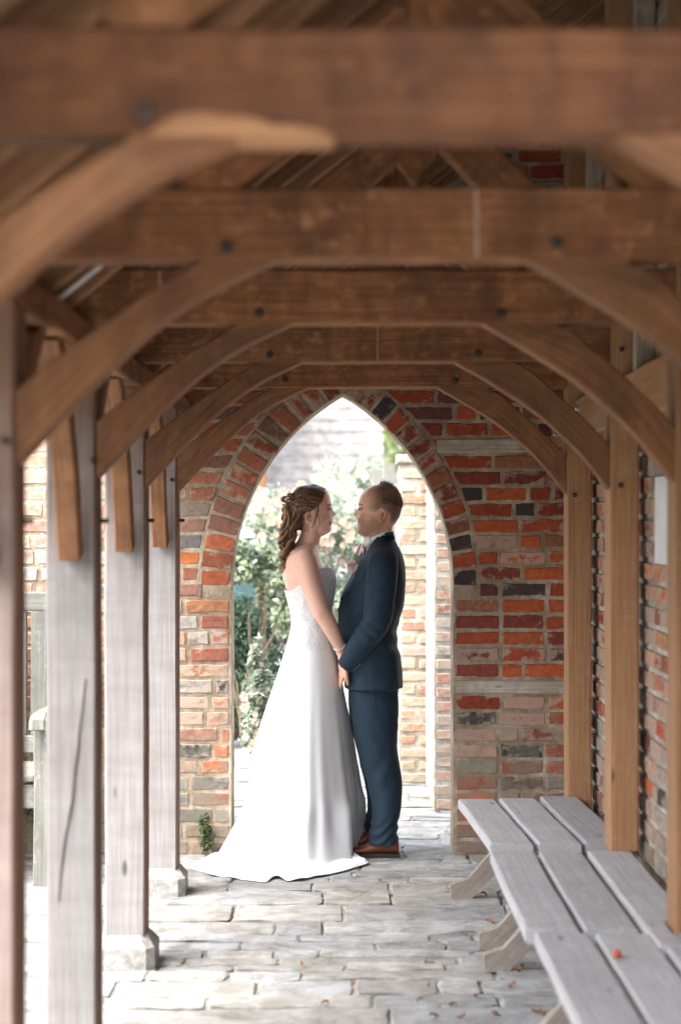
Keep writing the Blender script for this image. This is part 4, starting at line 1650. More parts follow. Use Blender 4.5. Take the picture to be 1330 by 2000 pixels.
pw2 = PX(668, 1274, .06); pp2 = PX(672, 1300, .05)
h2, f2 = hand(1, pw2, pp2, (.4, -.25, -1), (.3, -.6, -.8), (.5, -.4, -.8), size=.92, spread=(-.2, 1, 0))
ear_b = ear(604.5, 1009, .0165, .027, -.066, .12, 1)
leg_b1 = limb([(604, 1290, -.05, .06), (606, 1500, -.08, .052), (606, 1640, -.08, .038), (610, 1662, -.08, .035)], 14, 12)
leg_b2 = limb([(608, 1290, .05, .06), (610, 1500, .08, .052), (610, 1640, .08, .038), (614, 1656, .08, .035)], 14, 12)
foot_b1 = limb([(602, 1664, -.08, .03), (625, 1668, -.08, .03), (642, 1672, -.08, .02)], 10, 8)
foot_b2 = limb([(606, 1660, .08, .03), (629, 1664, .08, .03), (646, 1667, .08, .02)], 10, 8)


def bride_col(p, n):
    x, y = pyx(p)
    side = abs(p[1]-DC)
    c = BS
    if y < 1050:
        # blush, lips, brows, lashes
        d = math.hypot((x-633)/9, (y-1011)/7); c = mixc(c, (.62, .27, .20), .5*max(0, 1-d*d))
        if x > 641 and side < .03 and 1014.5 < y < 1018.5: c = mixc(c, (.48, .13, .12), .9)
        if x > 640 and side < .03 and 1023 < y < 1027: c = mixc(c, (.48, .13, .12), .9)
        if x > 634 and side < .036 and 1018.0 <= y <= 1023.5: c = (.14, .035, .03)
        cc_ = math.hypot((x-606)/4.0, (y-1008)/6.0); c = mixc(c, (.22, .09, .07), .75*sstep(1.1, .4, cc_))  # shade of the ear hollow painted into the skin colour
        nl = abs((x-637)+(y-1006)*.5); c = mixc(c, (.36, .16, .12), .45*sstep(1.8, .3, nl)*(1 if 1006 < y < 1022 else 0))  # shade of the smile crease, also painted
        if 634 < x and .012 < side < .05 and abs(y-(986+(646-x)*.12)) < 1.7: c = mixc(c, (.13, .07, .045), .85)
        if 634 < x and .014 < side < .048 and abs(y-993.4) < 1.5: c = mixc(c, (.05, .03, .025), .9)
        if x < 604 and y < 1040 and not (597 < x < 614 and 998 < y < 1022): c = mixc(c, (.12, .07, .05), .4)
    else:
        d = math.hypot((x-621)/14, (y-1090)/30); c = mixc(c, (.66, .34, .26), .3*max(0, 1-d*d))
        if abs(x-630) < 5 and 1190 < y < 1203: c = mixc(c, (.5, .27, .2), .3)
    return (*c, 1)


body = build_skin('body', [bh, neck, torso_b, arm_n, arm_f, ear_b, leg_b1, leg_b2, foot_b1, foot_b2]+h1+h2, f1+f2, bride_col, bride)


def eyes(px_, py_, s, root, dx):
    for sg in (-1, 1):
        c = PX(px_, py_); c.y = DC + sg*.031
        v, f = ico(c, .0092, 2)
        e = obj('eye', v, f, M['eye'], root, True)
        v, f = ico((c.x+s*.0058, c.y, c.z-.0005), .0056, 2)
        obj('iris', v, f, M['iris'], e, True)
        # upper lid and lashes
        pts = []
        for k in range(9):
            a = (k/8-.5)*1.9
            pts.append((c.x+s*.0098*math.cos(a), c.y+.0125*math.sin(a), c.z+.0048-.004*abs(math.sin(a))))
        v, f, u = tube(pts, [.0008]+[.0019]*7+[.0008], 6)
        obj('eyelashes', v, f, M['iris'], e, True)


eyes(644.2, 994.6, 1, body, 0)
pts = []
for k in range(11):
    a = (k/10-.5)*2.3
    c = PX(647.6, 1020.5)
    pts.append((c.x-.0195+.0225*math.cos(a), DC+.0255*math.sin(a), c.z+.0045+.004*abs(math.sin(a))))
v, f, u = tube(pts, [.003]+[.0054]*9+[.003], 8)
obj('teeth', v, f, M['teeth'], body, True)
c = PX(611, 1029.5, -.062)
v, f = ico(c, .0042, 2)
v2, f2_, _ = tube([c+Vector((0, .004, .022)), c+Vector((0, .001, .012)), c+Vector((0, 0, .003))], .0008, 6)
mb = MB().add(v, f).add(v2, f2_); mb.build('earring', M['pearl'], bride, True)
cw = PX(663.2, 1263, -.137); ax = (PX(667, 1277, -.12)-PX(652, 1240, -.165)).normalized()
s0 = ax.orthogonal().normalized(); s1 = ax.cross(s0)
mb = MB()
for k in range(22):
    a = k/22*6.283
    v, f = ico(cw+(s0*math.cos(a)+s1*math.sin(a))*.0285, .0042, 1); mb.add(v, f)
mb.build('bracelet', M['pearl'], bride, True)

# ---- dress: bodice and skirt in one sheet, then the train
def zpy(Z, d=DC): return 1015-(Z-EYE)*F/d


rows = [(1108, 553, 650, .150), (1122, 552, 656, .150), (1135, 553, 657.5, .148), (1150, 554.5, 656.5, .143), (1170, 560, 652.5, .133), (1190, 565, 649, .127), (1212, 568.5, 649, .127),
        (1235, 566, 652, .134), (1265, 558, 657, .148), (1309, 544.5, 664, .168), (1376, 521.5, 677, .195), (1435, 503, 688, .215), (1500, 491, 698, .235), (1561, 482, 708, .25)]
sp = spline(rows, 90)
nA = 180
ztop = lambda t: None
V = []; Fc = []
for i, (py, a, b, hw) in enumerate(sp):
    A = PX(a, py); B = PX(b, py)
    cx = (A.x+B.x)/2; hx = (B.x-A.x)/2
    fld = sstep(1235, 1561, py)
    for k in range(nA):
        t = 2*math.pi*k/nA
        ct, st = math.cos(t), math.sin(t)
        # folds fall from the hip, deeper toward the hem, kept shallow on the silhouette
        am = fld*(.016+.030*fld)*(1-.55*abs(ct)**3)
        w = (math.sin(t*9+.6*math.sin(t*2)+py*.0016)*.6 + math.sin(t*17+1.3+py*.001)*.28 + .16*math.sin(t*33+.5+2*math.sin(t*3)+py*.002) + .5*math.sin(t*5+.7))
        s = 1 + am*w
        # top edge of the bodice: high under the arm and at the bust, lower at the back
        Z = A.z
        if py < 1160:
            top = 1150 - 40*sstep(-.95, .75, ct) + 3*math.sin(t*2)
            f = (py-1108)/(1160-1108)
            pyy = top + (1160-top)*f
            q = np.array([np.interp(pyy, [r_[0] for r_ in rows], [r_[j] for r_ in rows]) for j in (1, 2, 3)])
            A2 = PX(q[0], pyy); B2 = PX(q[1], pyy)
            V.append(((A2.x+B2.x)/2 + (B2.x-A2.x)/2*ct*1.0, DC+q[2]*st, A2.z))
        else:
            tw = .004*nz((ct*2, st*2, py*.02), 1.5)*(1 if py < 1260 else 0)
            V.append((cx+hx*ct*s, DC+hw*st*s+tw+.11*sstep(1330, 1561, py)*max(0, ct)**2, Z))
nrows = len(sp)
for i in range(nrows-1):
    for k in range(nA):
        a = i*nA+k; b = i*nA+(k+1) % nA
        Fc.append((a, b, b+nA, a+nA))
# lower skirt spreading into the train, hem outline on the floor in (X, distance)
H = [(0, .116, 8.84), (14, .105, 8.78), (26, .05, 8.70), (36, .004, 8.64), (43, .06, 8.49), (50, .117, 8.37), (57, .055, 8.27), (64, -.03, 8.15), (77, -.14, 8.04), (90, -.25, 7.94), (97, -.285, 8.01), (103, -.315, 8.03), (109, -.345, 7.93), (123, -.47, 7.99), (138, -.60, 8.09), (152, -.715, 8.27),
     (165, -.70, 8.40), (178, -.63, 8.54), (186, -.53, 8.70), (196, -.53, 9.1), (206, -.56, 9.75), (218, -.40, 9.8), (232, -.3, 9.4), (258, -.15, 9.25), (290, .0, 9.06), (325, .09, 8.96), (345, .115, 8.88), (360, .116, 8.80)]
Hs = np.array(H)
last = V[-nA:]
c0 = np.array([sum(v[0] for v in last)/nA, DC])
rows2 = 46
base_i = (nrows-1)*nA
Zt = last[0][2]
ZKA = [0, 36, 46, 60, 90, 115, 140, 165, 200, 260, 345, 360]
ZKV = [.97, .95, .5, .42, .40, .44, .60, .82, .62, .5, .97, .97]
O1V = [.95, .9, .35, .26, .22, .27, .42, .66, .45, .3, .95, .95]
for j in range(1, rows2+1):
    f = j/rows2
    for k in range(nA):
        ang = (360-k/nA*360) % 360       # outline runs toward the camera first
        hx_ = np.interp(ang, Hs[:, 0], Hs[:, 1]); hy_ = np.interp(ang, Hs[:, 0], Hs[:, 2])
        x0, y0, z0 = last[k]
        g = f
        zk = np.interp(ang, ZKA, ZKV); o1 = np.interp(ang, ZKA, O1V)
        reach = math.hypot(hx_-x0, hy_-y0)
        zf = max(0, 1-g/zk)
        out = g/zk*o1 if g < zk else o1+(1-o1)*(g-zk)/(1-zk)
        # the skirt keeps its own outward flare on the way down
        x = x0 + (hx_-x0)*out; y = y0+(hy_-y0)*out
        z = z0*(zf**1.05)
        a_ = 2*math.pi*k/nA
        rip = .5*math.sin(a_*9+.6*math.sin(a_*2)+2.5)+.3*math.sin(a_*17+2.9)
        rx, ry = x-c0[0], y-c0[1]; rl = math.hypot(rx, ry)+1e-6
        dd = .03*rip*max(0, 1-g/zk)**.6*(1-.55*abs(math.cos(a_))**3)
        x += rx/rl*dd; y += ry/rl*dd
        fl = sstep(zk*.85, zk*1.15, g)*sstep(1.0, .93, zk)
        z += fl*(.012 + .014*nz((x, y, 1), 6) + .026*abs(nz((x, y, 5), 7)) + .008*abs(nz((x, y, 9), 18)) + .004*math.sin(a_*19+3*g)*(1-.5*g) + (.020*math.exp(-((ang-100)/5)**2)*sstep(.6, 1, g)) )
        if j > rows2-2: z = max(.004, z*.45)
        # keep the lying cloth clear of the arch jamb
        if 8.55 < y < 8.88 and x < -.53: x = -.53 + (x+.53)*.05
        V.append((x, y, max(z, .005)))
for i in range(nrows-1, nrows-1+rows2):
    for k in range(nA):
        a = i*nA+k; b = i*nA+(k+1) % nA
        Fc.append((a, b, b+nA, a+nA))
V = np.array(V)
# smooth the skirt part a little along the rows
G = V.reshape(-1, nA, 3)
for it in range(6):
    s0_, s1_ = nrows-8, nrows+rows2-2
    G[s0_:s1_] = .5*G[s0_:s1_] + .25*G[s0_-1:s1_-1] + .25*G[s0_+1:s1_+1]
V = G.reshape(-1, 3)
split = next(i for i, s_ in enumerate(sp) if s_[0] > 1262)
dress = thing('dress', (-.2, DC, .01), None, None)

dress.parent = bride; dress.location = (0, 0, .01)
fb = [f_ for f_ in Fc if f_[0] < split*nA]; fs = [f_ for f_ in Fc if f_[0] >= split*nA]
vb = V[:(split+1)*nA]
obj('bodice', vb, fb, M['lace'], dress, True)
off = split*nA
obj('skirt', V[off:], [tuple(i-off for i in f_) for f_ in fs], M['dress'], dress, True)

# ---- hair
r = random.Random(12)
hm = MB()
# cap close to the head
capr = [(946.8, 612, 600, .012), (947.6, 619, 593, .03), (950, 628, 584, .048), (955, 636.5, 577, .064), (964, 640.5, 571, .075), (976, 639, 566, .083), (986, 634, 563, .085), (996, 624, 563, .083), (1006, 600, 564, .076), (1016, 596, 567, .066), (1026, 594, 571, .055), (1036, 592, 574, .04)]
csp = spline(capr, 40)
Vh = []; Fh = []
nC = 48
for (py, xf, xb, hw) in csp:
    A = PX(xf, py); B = PX(xb, py)
    cx = (A.x+B.x)/2; hx = (A.x-B.x)/2
    for k in range(nC):
        t = 2*math.pi*k/nC
        p = Vector((cx+hx*math.copysign(abs(math.cos(t))**.85, math.cos(t)), DC+hw*math.sin(t), A.z))
        d = (p-Vector((cx, DC, p.z))).normalized()
        p += d*(.004*nz(p, 60)+.005*nz(p, 22, 4))
        Vh.append(p[:])
for i in range(len(csp)-1):
    for k in range(nC):
        a = i*nC+k; b = i*nC+(k+1) % nC
        Fh.append((a, b, b+nC, a+nC))
Fh.append(tuple(reversed(range(nC)))); Fh.append(tuple((len(csp)-1)*nC+k for k in range(nC)))
hm.add(Vh, Fh, uv=[(v_[0]*3+v_[2], v_[2]*4-v_[0]*2) for v_ in Vh], col=(.6, .6, .6, 1))


def lock(pts, rad, helix=0, turns=0, n=7, m=36, tone=1.0, flat=.6):
    q = spline([(*p, 0) for p in pts], m)
    path = []
    ph = r.random()*6.28
    for i, a in enumerate(q):
        t = i/(m-1)
        d = Vector(q[min(i+1, m-1)][:3])-Vector(q[max(i-1, 0)][:3])
        if d.length < 1e-6: d = Vector((0, 0, -1))
        d.normalize(); s = d.orthogonal().normalized(); u = d.cross(s)
        h = helix*(min(1, t*2.5))
        an = ph + turns*6.28*t
        path.append(Vector(a[:3])+(s*math.cos(an)+u*math.sin(an))*h)
    rr_ = [rad*(.55+.6*math.sin(math.pi*min(1, .15+i/(m-1)*.95))) for i in range(m)]
    rr_[-1] = rad*.15
    v, f, u = tube(path, rr_, n, rb=[x*flat for x in rr_])
    k = r.uniform(.7, 1.5)*tone
    hm.add(v, f, u, col=(k, k*.98, k*.95, 1))


def HB(x, y, dy):
    p = PX(x, y); p.y = DC+dy
    return p[:]


# swept-back strands from hairline to the gathered bun, near and far side
for s in (-1, 1):
    for k in range(46):
        f = k/45
        # hairline start from crown front to above the ear
        sx = 632+6*math.sin(f*2.2)-30*f**2.2; sy = 953+46*f
        hy = s*(.018+.068*math.sin(min(1, f*1.15)*1.5))
        e = (562+r.uniform(-5, 8), 984+r.uniform(-9, 12)+f*6, s*r.uniform(.0, .035))
        mid1 = ((sx*.66+e[0]*.34), sy*.66+e[1]*.34-11*(1-f)-3+r.uniform(-2, 2), hy*1.15)
        mid2 = ((sx*.3+e[0]*.7), sy*.3+e[1]*.7-8*(1-f)+2, hy*.92+s*.004)
        lock([HB(sx, sy, hy), HB(*mid1), HB(*mid2), HB(*e)], r.uniform(.0035, .0085), r.uniform(.001, .005), r.uniform(.5, 2), tone=r.uniform(.55, 1.6))
for k in range(60):
    s = -1 if k % 3 else 1
    f = r.random()
    sx, sy, hy = 630+r.uniform(-4, 6)-28*f**2, 953+44*f, s*(.022+.066*math.sin(min(1, f*1.15)*1.5))
    e = (563+r.uniform(-4, 10), 984+r.uniform(-8, 14), s*r.uniform(0, .04))
    lock([HB(sx, sy, hy), HB(sx*.62+e[0]*.38, sy*.62+e[1]*.38-10*(1-f)-4, hy*1.20), HB(sx*.3+e[0]*.7, sy*.3+e[1]*.7-8*(1-f), hy*1.02+s*.006), HB(*e)], r.uniform(.0015, .0032), r.uniform(.002, .006), r.uniform(.8, 2.5), n=5, tone=r.choice([.4, 1.6, 2.1]))
# loops of the gathered curls at the back of the head
for k in range(44):
    cx, cy, cd = 567+r.uniform(-10, 16), 987+r.uniform(-18, 26), r.uniform(-.075, .06)
    R_ = r.uniform(.010, .022)
    a0 = r.random()*6.28
    ty = r.uniform(-.9, .9)
    c = Vector(HB(cx, cy, cd))
    pts = [(c+Vector((math.cos(a0+a)*R_, math.sin(a0+a)*R_*ty, math.sin(a0+a)*R_*.9)))[:] for a in np.linspace(0, 5.2, 7)]
    lock(pts, r.uniform(.0045, .0075), 0, 0, m=26, tone=r.uniform(.8, 1.5))
# ringlets falling down the back
for k in range(84):
    sx, sy = 572+r.uniform(-14, 22), 992+r.uniform(-8, 26)
    dy = r.uniform(-.085, .075)
    tl = r.choice([.55, .7, .8, .9, 1.0, 1.0])
    ex, ey = 553+r.uniform(-5, 14)*(1-tl*.5)+(1-tl)*14, 1022+tl*92+r.uniform(-8, 6)
    mx = 556+r.uniform(-4, 22)*(.9); my = (sy+ey)/2
    q1 = (mx-1, sy*.6+ey*.4, dy*1.1); q2 = ((mx+ex)/2, sy*.3+ey*.7, dy*.9)
    lock([HB(sx, sy, dy), HB(*q1), HB(*q2), HB(ex, ey, dy*.7)], r.uniform(.0048, .0088), r.uniform(.008, .017), r.uniform(1.8, 4.2), m=64, tone=r.uniform(.75, 1.6))
# loose tendrils by the ear
for pts, rr_ in [([(622, 984, -.070), (621, 1002, -.078), (616, 1018, -.078), (609, 1032, -.07)], .0032), ([(620, 990, -.070), (622, 1008, -.078), (625.5, 1022, -.076), (622, 1033, -.074)], .0016),
                 ([(618, 1028, -.07), (619, 1042, -.07), (626, 1050, -.068)], .0014), ([(616, 990, -.07), (617, 1005, -.078), (612, 1024, -.076)], .002)]:
    lock([HB(*p) for p in pts], rr_, .0015, 1.5, tone=.9)
# flyaway strands
for k in range(26):
    a = (575+r.uniform(-18, 40), 960+r.uniform(-6, 30), r.uniform(-.07, .07))
    b = (a[0]-r.uniform(6, 16), a[1]+r.uniform(-6, 8), a[2])
    c = (b[0]-r.uniform(0, 8), b[1]+r.uniform(4, 18), a[2])
    lock([HB(*a), HB(*b), HB(*c)], .0009, .002, 1, n=4, m=14, tone=1.6)
hair = hm.build('hair', M['hair_b'], bride, True)
mb = MB()
for k in range(12):
    c = HB(564+r.uniform(-6, 8), 978+r.uniform(-12, 14), -.05+r.uniform(-.02, .02))
    v, f = ico(c, .0042, 1); mb.add(v, f)
mb.build('hair_pin', M['pearl'], hair, True)

# ======================================================= GROOM
groom = thing('person', (.15, DC, 0), 'groom in a navy suit and tan shoes with short hair, facing the bride', 'person')
GS = (.68, .40, .285)
grows = [(945.5, 742, 756, .02), (948, 728, 768, .045), (953, 717, 775, .062), (961, 708.5, 780, .073), (970, 702.5, 783.5, .079), (980, 699.8, 785, .081), (985, 699.2, 785, .081), (991, 700.4, 785, .080), (1000, 699.2, 783.5, .078),
         (1008, 698.2, 781, .076), (1016, 697.8, 777, .073), (1024, 698.6, 770, .069), (1031, 697.6, 762, .062), (1037, 697.0, 752, .054), (1043, 700.0, 742, .044), (1047, 706, 734, .030), (1049, 712, 728, .018)]
gh = head(grows, [(989, 0), (994, 3.0), (999, 7.2), (1003.2, 10.2), (1006.5, 8.0), (1009, 2.5), (1012, .5), (1015.5, 1.6), (1018, .3), (1020.5, 0), (1023, 1.5), (1026, .2), (1029, 0), (1035, 1.2), (1041, 0)], -1, sockets=(994.5, .0075))
gneck = limb([(748, 990, 0, .060), (744, 1020, 0, .062), (740, 1040, 0, .062), (738, 1062, 0, .066), (740, 1080, 0, .08)], 20, 16)
ear_g = ear(746, 1006, .0175, .030, -.074, -.10, -1)
hips_g = slices([(1290, 690, 775, .14), (1340, 690, 775, .15), (1380, 695, 772, .14)], 0, 24)
gw1 = PX(676, 1296, -.155); gp1 = PX(667, 1318, -.118)
h3, f3 = hand(-1, gw1, gp1, (-.25, .55, -.9), (.1, .9, -.5), (.2, .5, -1), size=1.04, spread=(.3, -1, .1))
gw2 = PX(680, 1292, .13); gp2 = PX(668, 1316, .10)
h4, f4 = hand(-1, gw2, gp2, (-.25, -.5, -.9), (.1, -.9, -.5), (.2, -.5, -1), size=1.04, spread=(.3, 1, .1))
wr1 = limb([(700, 1275, -.19, .028), (684, 1289, -.17, .027), (675, 1297, -.153, .025)], 12, 8)
wr2 = limb([(700, 1272, .16, .028), (684, 1287, .14, .027), (679, 1294, .128, .025)], 12, 8)
torso_g = slices([(1060, 716, 764, .06), (1085, 708, 776, .15), (1130, 690, 784, .17), (1200, 675, 772, .15), (1290, 690, 770, .14)], 0, 24)
glegs = [limb([(732, 1370, yo, .05), (742, 1500, yo, .045), (752, 1620, yo, .036), (752, 1650, yo, .034)], 12, 10) for yo in (-.055, .12)]
garms = [limb([(750, 1095, s*.17, .05), (742, 1200, s*.235, .042), (715, 1262, s*.20, .033), (697, 1278, s*.18, .028)], 12, 14) for s in (-1, 1)]


def groom_col(p, n):
    x, y = pyx(p)
    side = abs(p[1]-DC)
    c = GS
    nn = mnoise.noise(Vector((p[0]*300, p[1]*300, p[2]*300)))*.5+.5
    if y < 1075:
        # stubble on jaw, cheeks, lip
        b = sstep(1001, 1018, y + (x-735)*-.12)*sstep(764, 744, x+(y-1010)*.3)*(1-sstep(1046, 1054, y))
        if x < 703 and y < 1010: b = 0
        b *= 1 - math.exp(-((x-716)/7)**2-((y-1012)/6)**2)*.8
        c = mixc(c, (.16, .08, .055), b*(.42+.34*nn))
        # cropped sides
        h = sstep(1012, 996, y + max(0, 748-x)*.25)*sstep(716, 748, x + (y-960)*.12 + 6*nn)
        h = max(h, sstep(757, 766, x)*sstep(1032, 1014, y))
        ee = math.hypot((x-746)/13, (y-1008)/17)
        h *= sstep(.75, 1.15, ee)
        if ee < .8: c = mixc(c, (.50, .20, .13), .45)
        if x < 738 and y > 1000: h *= .35
        c = mixc(c, (.085, .048, .034), h*(.62+.34*nn))
        if side < .034 and abs(y-(1019.6-(x-698)*.16)) < 1.3 and x < 714: c = (.13, .04, .03)
        if x < 700 and 1005.5 < y < 1009 and .004 < side < .014: c = (.2, .07, .05)
        cc_ = math.hypot((x-747)/4.5, (y-1005)/7.5); c = mixc(c, (.16, .06, .045), .75*sstep(1.1, .4, cc_))  # ear hollow: its shade is painted in
        nl = abs((x-708)-(y-1004)*.55); c = mixc(c, (.33, .15, .11), .5*sstep(1.8, .3, nl)*(1 if 1004 < y < 1018 else 0))  # painted shade along the cheek crease
        if side < .026 and 1020.4 < y < 1024 and x < 706: c = mixc(c, (.45, .17, .14), .6)
        if side < .026 and 1015.5 < y < 1018.5 and x < 706: c = mixc(c, (.42, .17, .14), .5)
        if x < 714 and .012 < side < .052 and abs(y-(985.5+(x-700)*.1)) < 1.9: c = mixc(c, (.12, .06, .04), .85)
        if x < 712 and .014 < side < .05 and abs(y-993.4) < 1.3: c = mixc(c, (.08, .04, .03), .8)
        if x < 714 and .02 < side < .05 and 996 < y < 999: c = mixc(c, (.38, .18, .13), .4)
        if 757 < x < 780 and abs(y-(1001+(x-757)*.55)) < 1.1: c = mixc(c, (.2, .1, .07), .4)
        d = math.hypot((x-708)/7, (y-1006)/6); c = mixc(c, (.60, .25, .17), .4*max(0, 1-d*d))
    return (*c, 1)


gbody = build_skin('body', [gh, gneck, ear_g, torso_g, hips_g, wr1, wr2]+glegs+garms+h3+h4, f3+f4, groom_col, groom)
eyes(704.4, 994.2, -1, gbody, 0)

# hair: short blades over the crown and back
hm = MB()
for k in range(11000):
    th = r.uniform(0, 6.283); u_ = r.uniform(-.15, 1)
    # ellipsoid of the skull
    cx, cz = PX(745, 985).x, PX(745, 985).z
    ax_, ay_, az_ = .099, .081, .0985
    ph = math.acos(max(-1, min(1, u_)))
    d = Vector((math.sin(ph)*math.cos(th), math.sin(ph)*math.sin(th), math.cos(ph)))
    p = Vector((cx+d.x*ax_, DC+d.y*ay_, cz+d.z*az_))
    x, y = pyx(p)
    if x < 737+(abs(d.y)*6) - max(0, y-975)*.0 or y > 1015 - (0 if x > 765 else 30): continue
    if x < 757 and y > 990: continue
    dens = sstep(1006, 972, y)
    if r.random() > .25+.75*dens: continue
    L_ = (.005+.012*dens)*r.uniform(.7, 1.3)
    if y < 957: L_ *= 1.5
    if x < 760 and r.random() > (x-733)/13: continue
    n_v = Vector((d.x/ax_, d.y/ay_, d.z/az_)).normalized()
    tan = (Vector((.8, 0, .1 if x < 760 else -.8)) - n_v*Vector((.8, 0, -.3)).dot(n_v))
    dirn = (n_v*.22 + tan.normalized()*.9 + Vector((r.gauss(0, .25), r.gauss(0, .25), r.gauss(0, .25)))).normalized()
    s_ = n_v.cross(dirn).normalized()*.0024
    q = p - n_v*.002
    m1 = q+dirn*L_*.5+n_v*.002; e = q+dirn*L_
    k_ = r.choice([.5, .7, .9, 1.2, 1.6])
    hm.add([(q-s_)[:], (q+s_)[:], (m1+s_*.7)[:], (m1-s_*.7)[:], e[:]], [(0, 1, 2, 3), (3, 2, 4)], uv=[(0, 0), (0, .003), (.01, .003), (.01, 0), (.02, .001)], col=(k_, k_, k_, 1))
hm.build('hair', M['hair_g'], groom, False)

# jacket
ts = slices([(1046, 722, 768, .064), (1054, 716, 771.5, .085), (1064, 711, 777, .130), (1076, 706, 782.5, .175), (1090, 700, 787, .200), (1110, 690, 791.5, .208), (1135, 679, 793, .205), (1165, 667, 789.5, .196), (1190, 662.5, 785, .188),
             (1215, 661, 778.5, .182), (1240, 661.5, 775, .182), (1270, 664, 777.5, .187), (1300, 668, 784, .193), (1325, 671.5, 786, .197), (1341, 674, 786, .198), (1343, 678, 783, .19)], 0, 56, pw=2.3)
sl_n = limb([(750, 1090, -.13, .062), (748, 1104, -.175, .072), (746, 1135, -.200, .073), (742, 1170, -.215, .071), (737, 1204, -.222, .069), (727, 1228, -.218, .066), (711, 1250, -.205, .060), (694, 1274, -.185, .053), (680, 1293, -.165, .048), (673, 1302, -.156, .046)], 26, 44)
sl_f = limb([(752, 1086, .14, .060), (752, 1104, .195, .066), (746, 1170, .240, .060), (740, 1210, .240, .058), (717, 1254, .205, .051), (698, 1275, .175, .047), (682, 1292, .145, .045), (676, 1299, .135, .044)], 22, 34)
A, Fo, Nn = remesh([ts, sl_n, sl_f], .0065, 3, .5)


def wrinkle(p, n):
    x, y = pyx(p)
    w = .0060*nz(p, 7, 3)+.0032*nz((p[0]*1.2, p[1], p[2]*.5+p[0]*.5), 17, 1)
    # creases at the inside of the elbow, radiating
    near = p[1] < DC-.17
    if near:
        d = math.hypot(x-722, y-1228)
        w += .0038*math.sin((x*.75-y*.66)*.30+1.5*math.sin(y*.07))*math.exp(-(d/24)**2)
        w += .0016*math.sin((x*.5+y)*.20+1)*math.exp(-(math.hypot(x-750, (y-1165)*.6)/28)**2)
    # pull lines toward the button and the waist at the back
    w += .004*math.sin((y*.8-x*.5)*.25)*math.exp(-(math.hypot((x-770)*1.2, y-1250)/40)**2)
    w += .0035*math.sin((y+x*.7)*.22+2)*math.exp(-(math.hypot(x-690, (y-1195)*.8)/30)**2)
    # side vent
    if p[0] > PX(764, 1300).x-.004 and p[1] < DC-.03:
        w -= .006*math.exp(-((x-(764+(y-1280)*.16))/2.2)**2)*sstep(1268, 1290, y)
    # armhole seam
    if p[1] < DC-.12 and y < 1150:
        d = abs(math.hypot((x-750)/27, (y-1112)/38)-1)
        w -= .0022*math.exp(-(d/.06)**2)
    return w


A = np.array([p + n*wrinkle(p, n) for p, n in zip(A, Nn)])
NLX = [705, 714, 725, 737, 752, 767, 772]; NLY = [1096, 1080, 1063, 1050, 1043, 1038, 1030]
Fo_all = Fo


def above_neck(f):
    q = A[list(f)].mean(0); x, y = pyx(q)
    return 708 < x < 771 and y < np.interp(x, NLX, NLY)+1.0


Fj = [f for f in Fo if not above_neck(f)]
jacket = obj('jacket', A, Fj, M['suit'], groom, True)
from mathutils.bvhtree import BVHTree
JT = BVHTree.FromPolygons([tuple(p) for p in A], Fo)


def on_jacket(x, y, off=.004, side=-1, dflt=.1):
    # nearest point of the jacket seen from the near (or far) side
    c = PX(x, y)
    o_ = Vector((c.x, DC + side*1.0, c.z))
    h = JT.ray_cast(o_, Vector((0, -side, 0)))
    if h[0] is None: return Vector((c.x, DC+side*dflt, c.z)), Vector((-1, 0, 0))
    return h[0] + h[1]*off*(1 if h[1].y*side > 0 else -1), h[1]


# buttons on the cuff
mb = MB()
for k in range(4):
    c = on_jacket(690.5+k*3.6, 1302.5-k*3.4, .002)[0]
    v, f, u = tube([c+Vector((.002, .012, .002)), c, c+Vector((0, -.001, 0))], [.0052, .0052, .004], 8); mb.add(v, f)
    b_ = obj('button', v, f, M['button'], jacket)


def ribbon(pts, w, th, m=30, nm='lapel', mt='suit', root=None, nrm=(0, -1, 0), wv=None):
    """strip of cloth laid along 3-D points; w half-widths"""
    q = spline([(*p, ww) for p, ww in zip(pts, w)], m)
    path = [Vector(a[:3]) for a in q]
    V = []; Fc = []
    for i, p in enumerate(path):
        t = (path[min(i+1, m-1)]-path[max(i-1, 0)]).normalized()
        nn = Vector(nrm if wv is None else wv[0].lerp(wv[1], i/(m-1)))
        s = t.cross(nn).normalized(); up = s.cross(t).normalized()
        ww = q[i][3]
        for a, b in ((-1, 0), (-.5, .6), (0, .8), (.5, .6), (1, 0), (1, -.6), (0, -.6), (-1, -.6)):
            V.append((p+s*ww*a+up*th*b)[:])
    for i in range(m-1):
        for k in range(8):
            a = i*8+k; b = i*8+(k+1) % 8
            Fc.append((a, b, b+8, a+8))
    Fc += [tuple(reversed(range(8))), tuple((m-1)*8+k for k in range(8))]
    return obj(nm, V, Fc, M[mt], root or groom, True)


# shirt collar: a slanted band round the neck, open at the throat
V = []; Fc = []
n = 40
for j, (dz, dr) in enumerate([(0, 0), (.018, .0015), (.036, .001), (.036, -.003), (0, -.004)]):
    for k in range(n):
        t = 2*math.pi*k/n
        ct, st = math.cos(t), math.sin(t)
        c = PX(737.5, 1053)
        rx = .066+dr; ry = .068+dr
        tilt = .44*ct*rx        # back is higher
        V.append((c.x+rx*ct, DC+ry*st, c.z-.012+dz+tilt*1.0))
for j in range(4):
    for k in range(n):
        a = j*n+k; b = j*n+(k+1) % n
        Fc.append((a, b, b+n, a+n))
for k in range(n):
    a = 4*n+k; b = 4*n+(k+1) % n
    Fc.append((a, b, (k+1) % n, k))
shirt = obj('shirt_collar', V, Fc, M['shirt'], groom, True)
fr = lambda x, y, dy: Vector((PX(x, y).x, DC+dy, PX(x, y).z))
ribbon([fr(708.5, 1062, 0), fr(703, 1076, 0), fr(694, 1100, 0), fr(683, 1130, 0)], [.045, .05, .045, .02], .006, nm='shirt_front', mt='shirt', nrm=(-1, 0, .35))
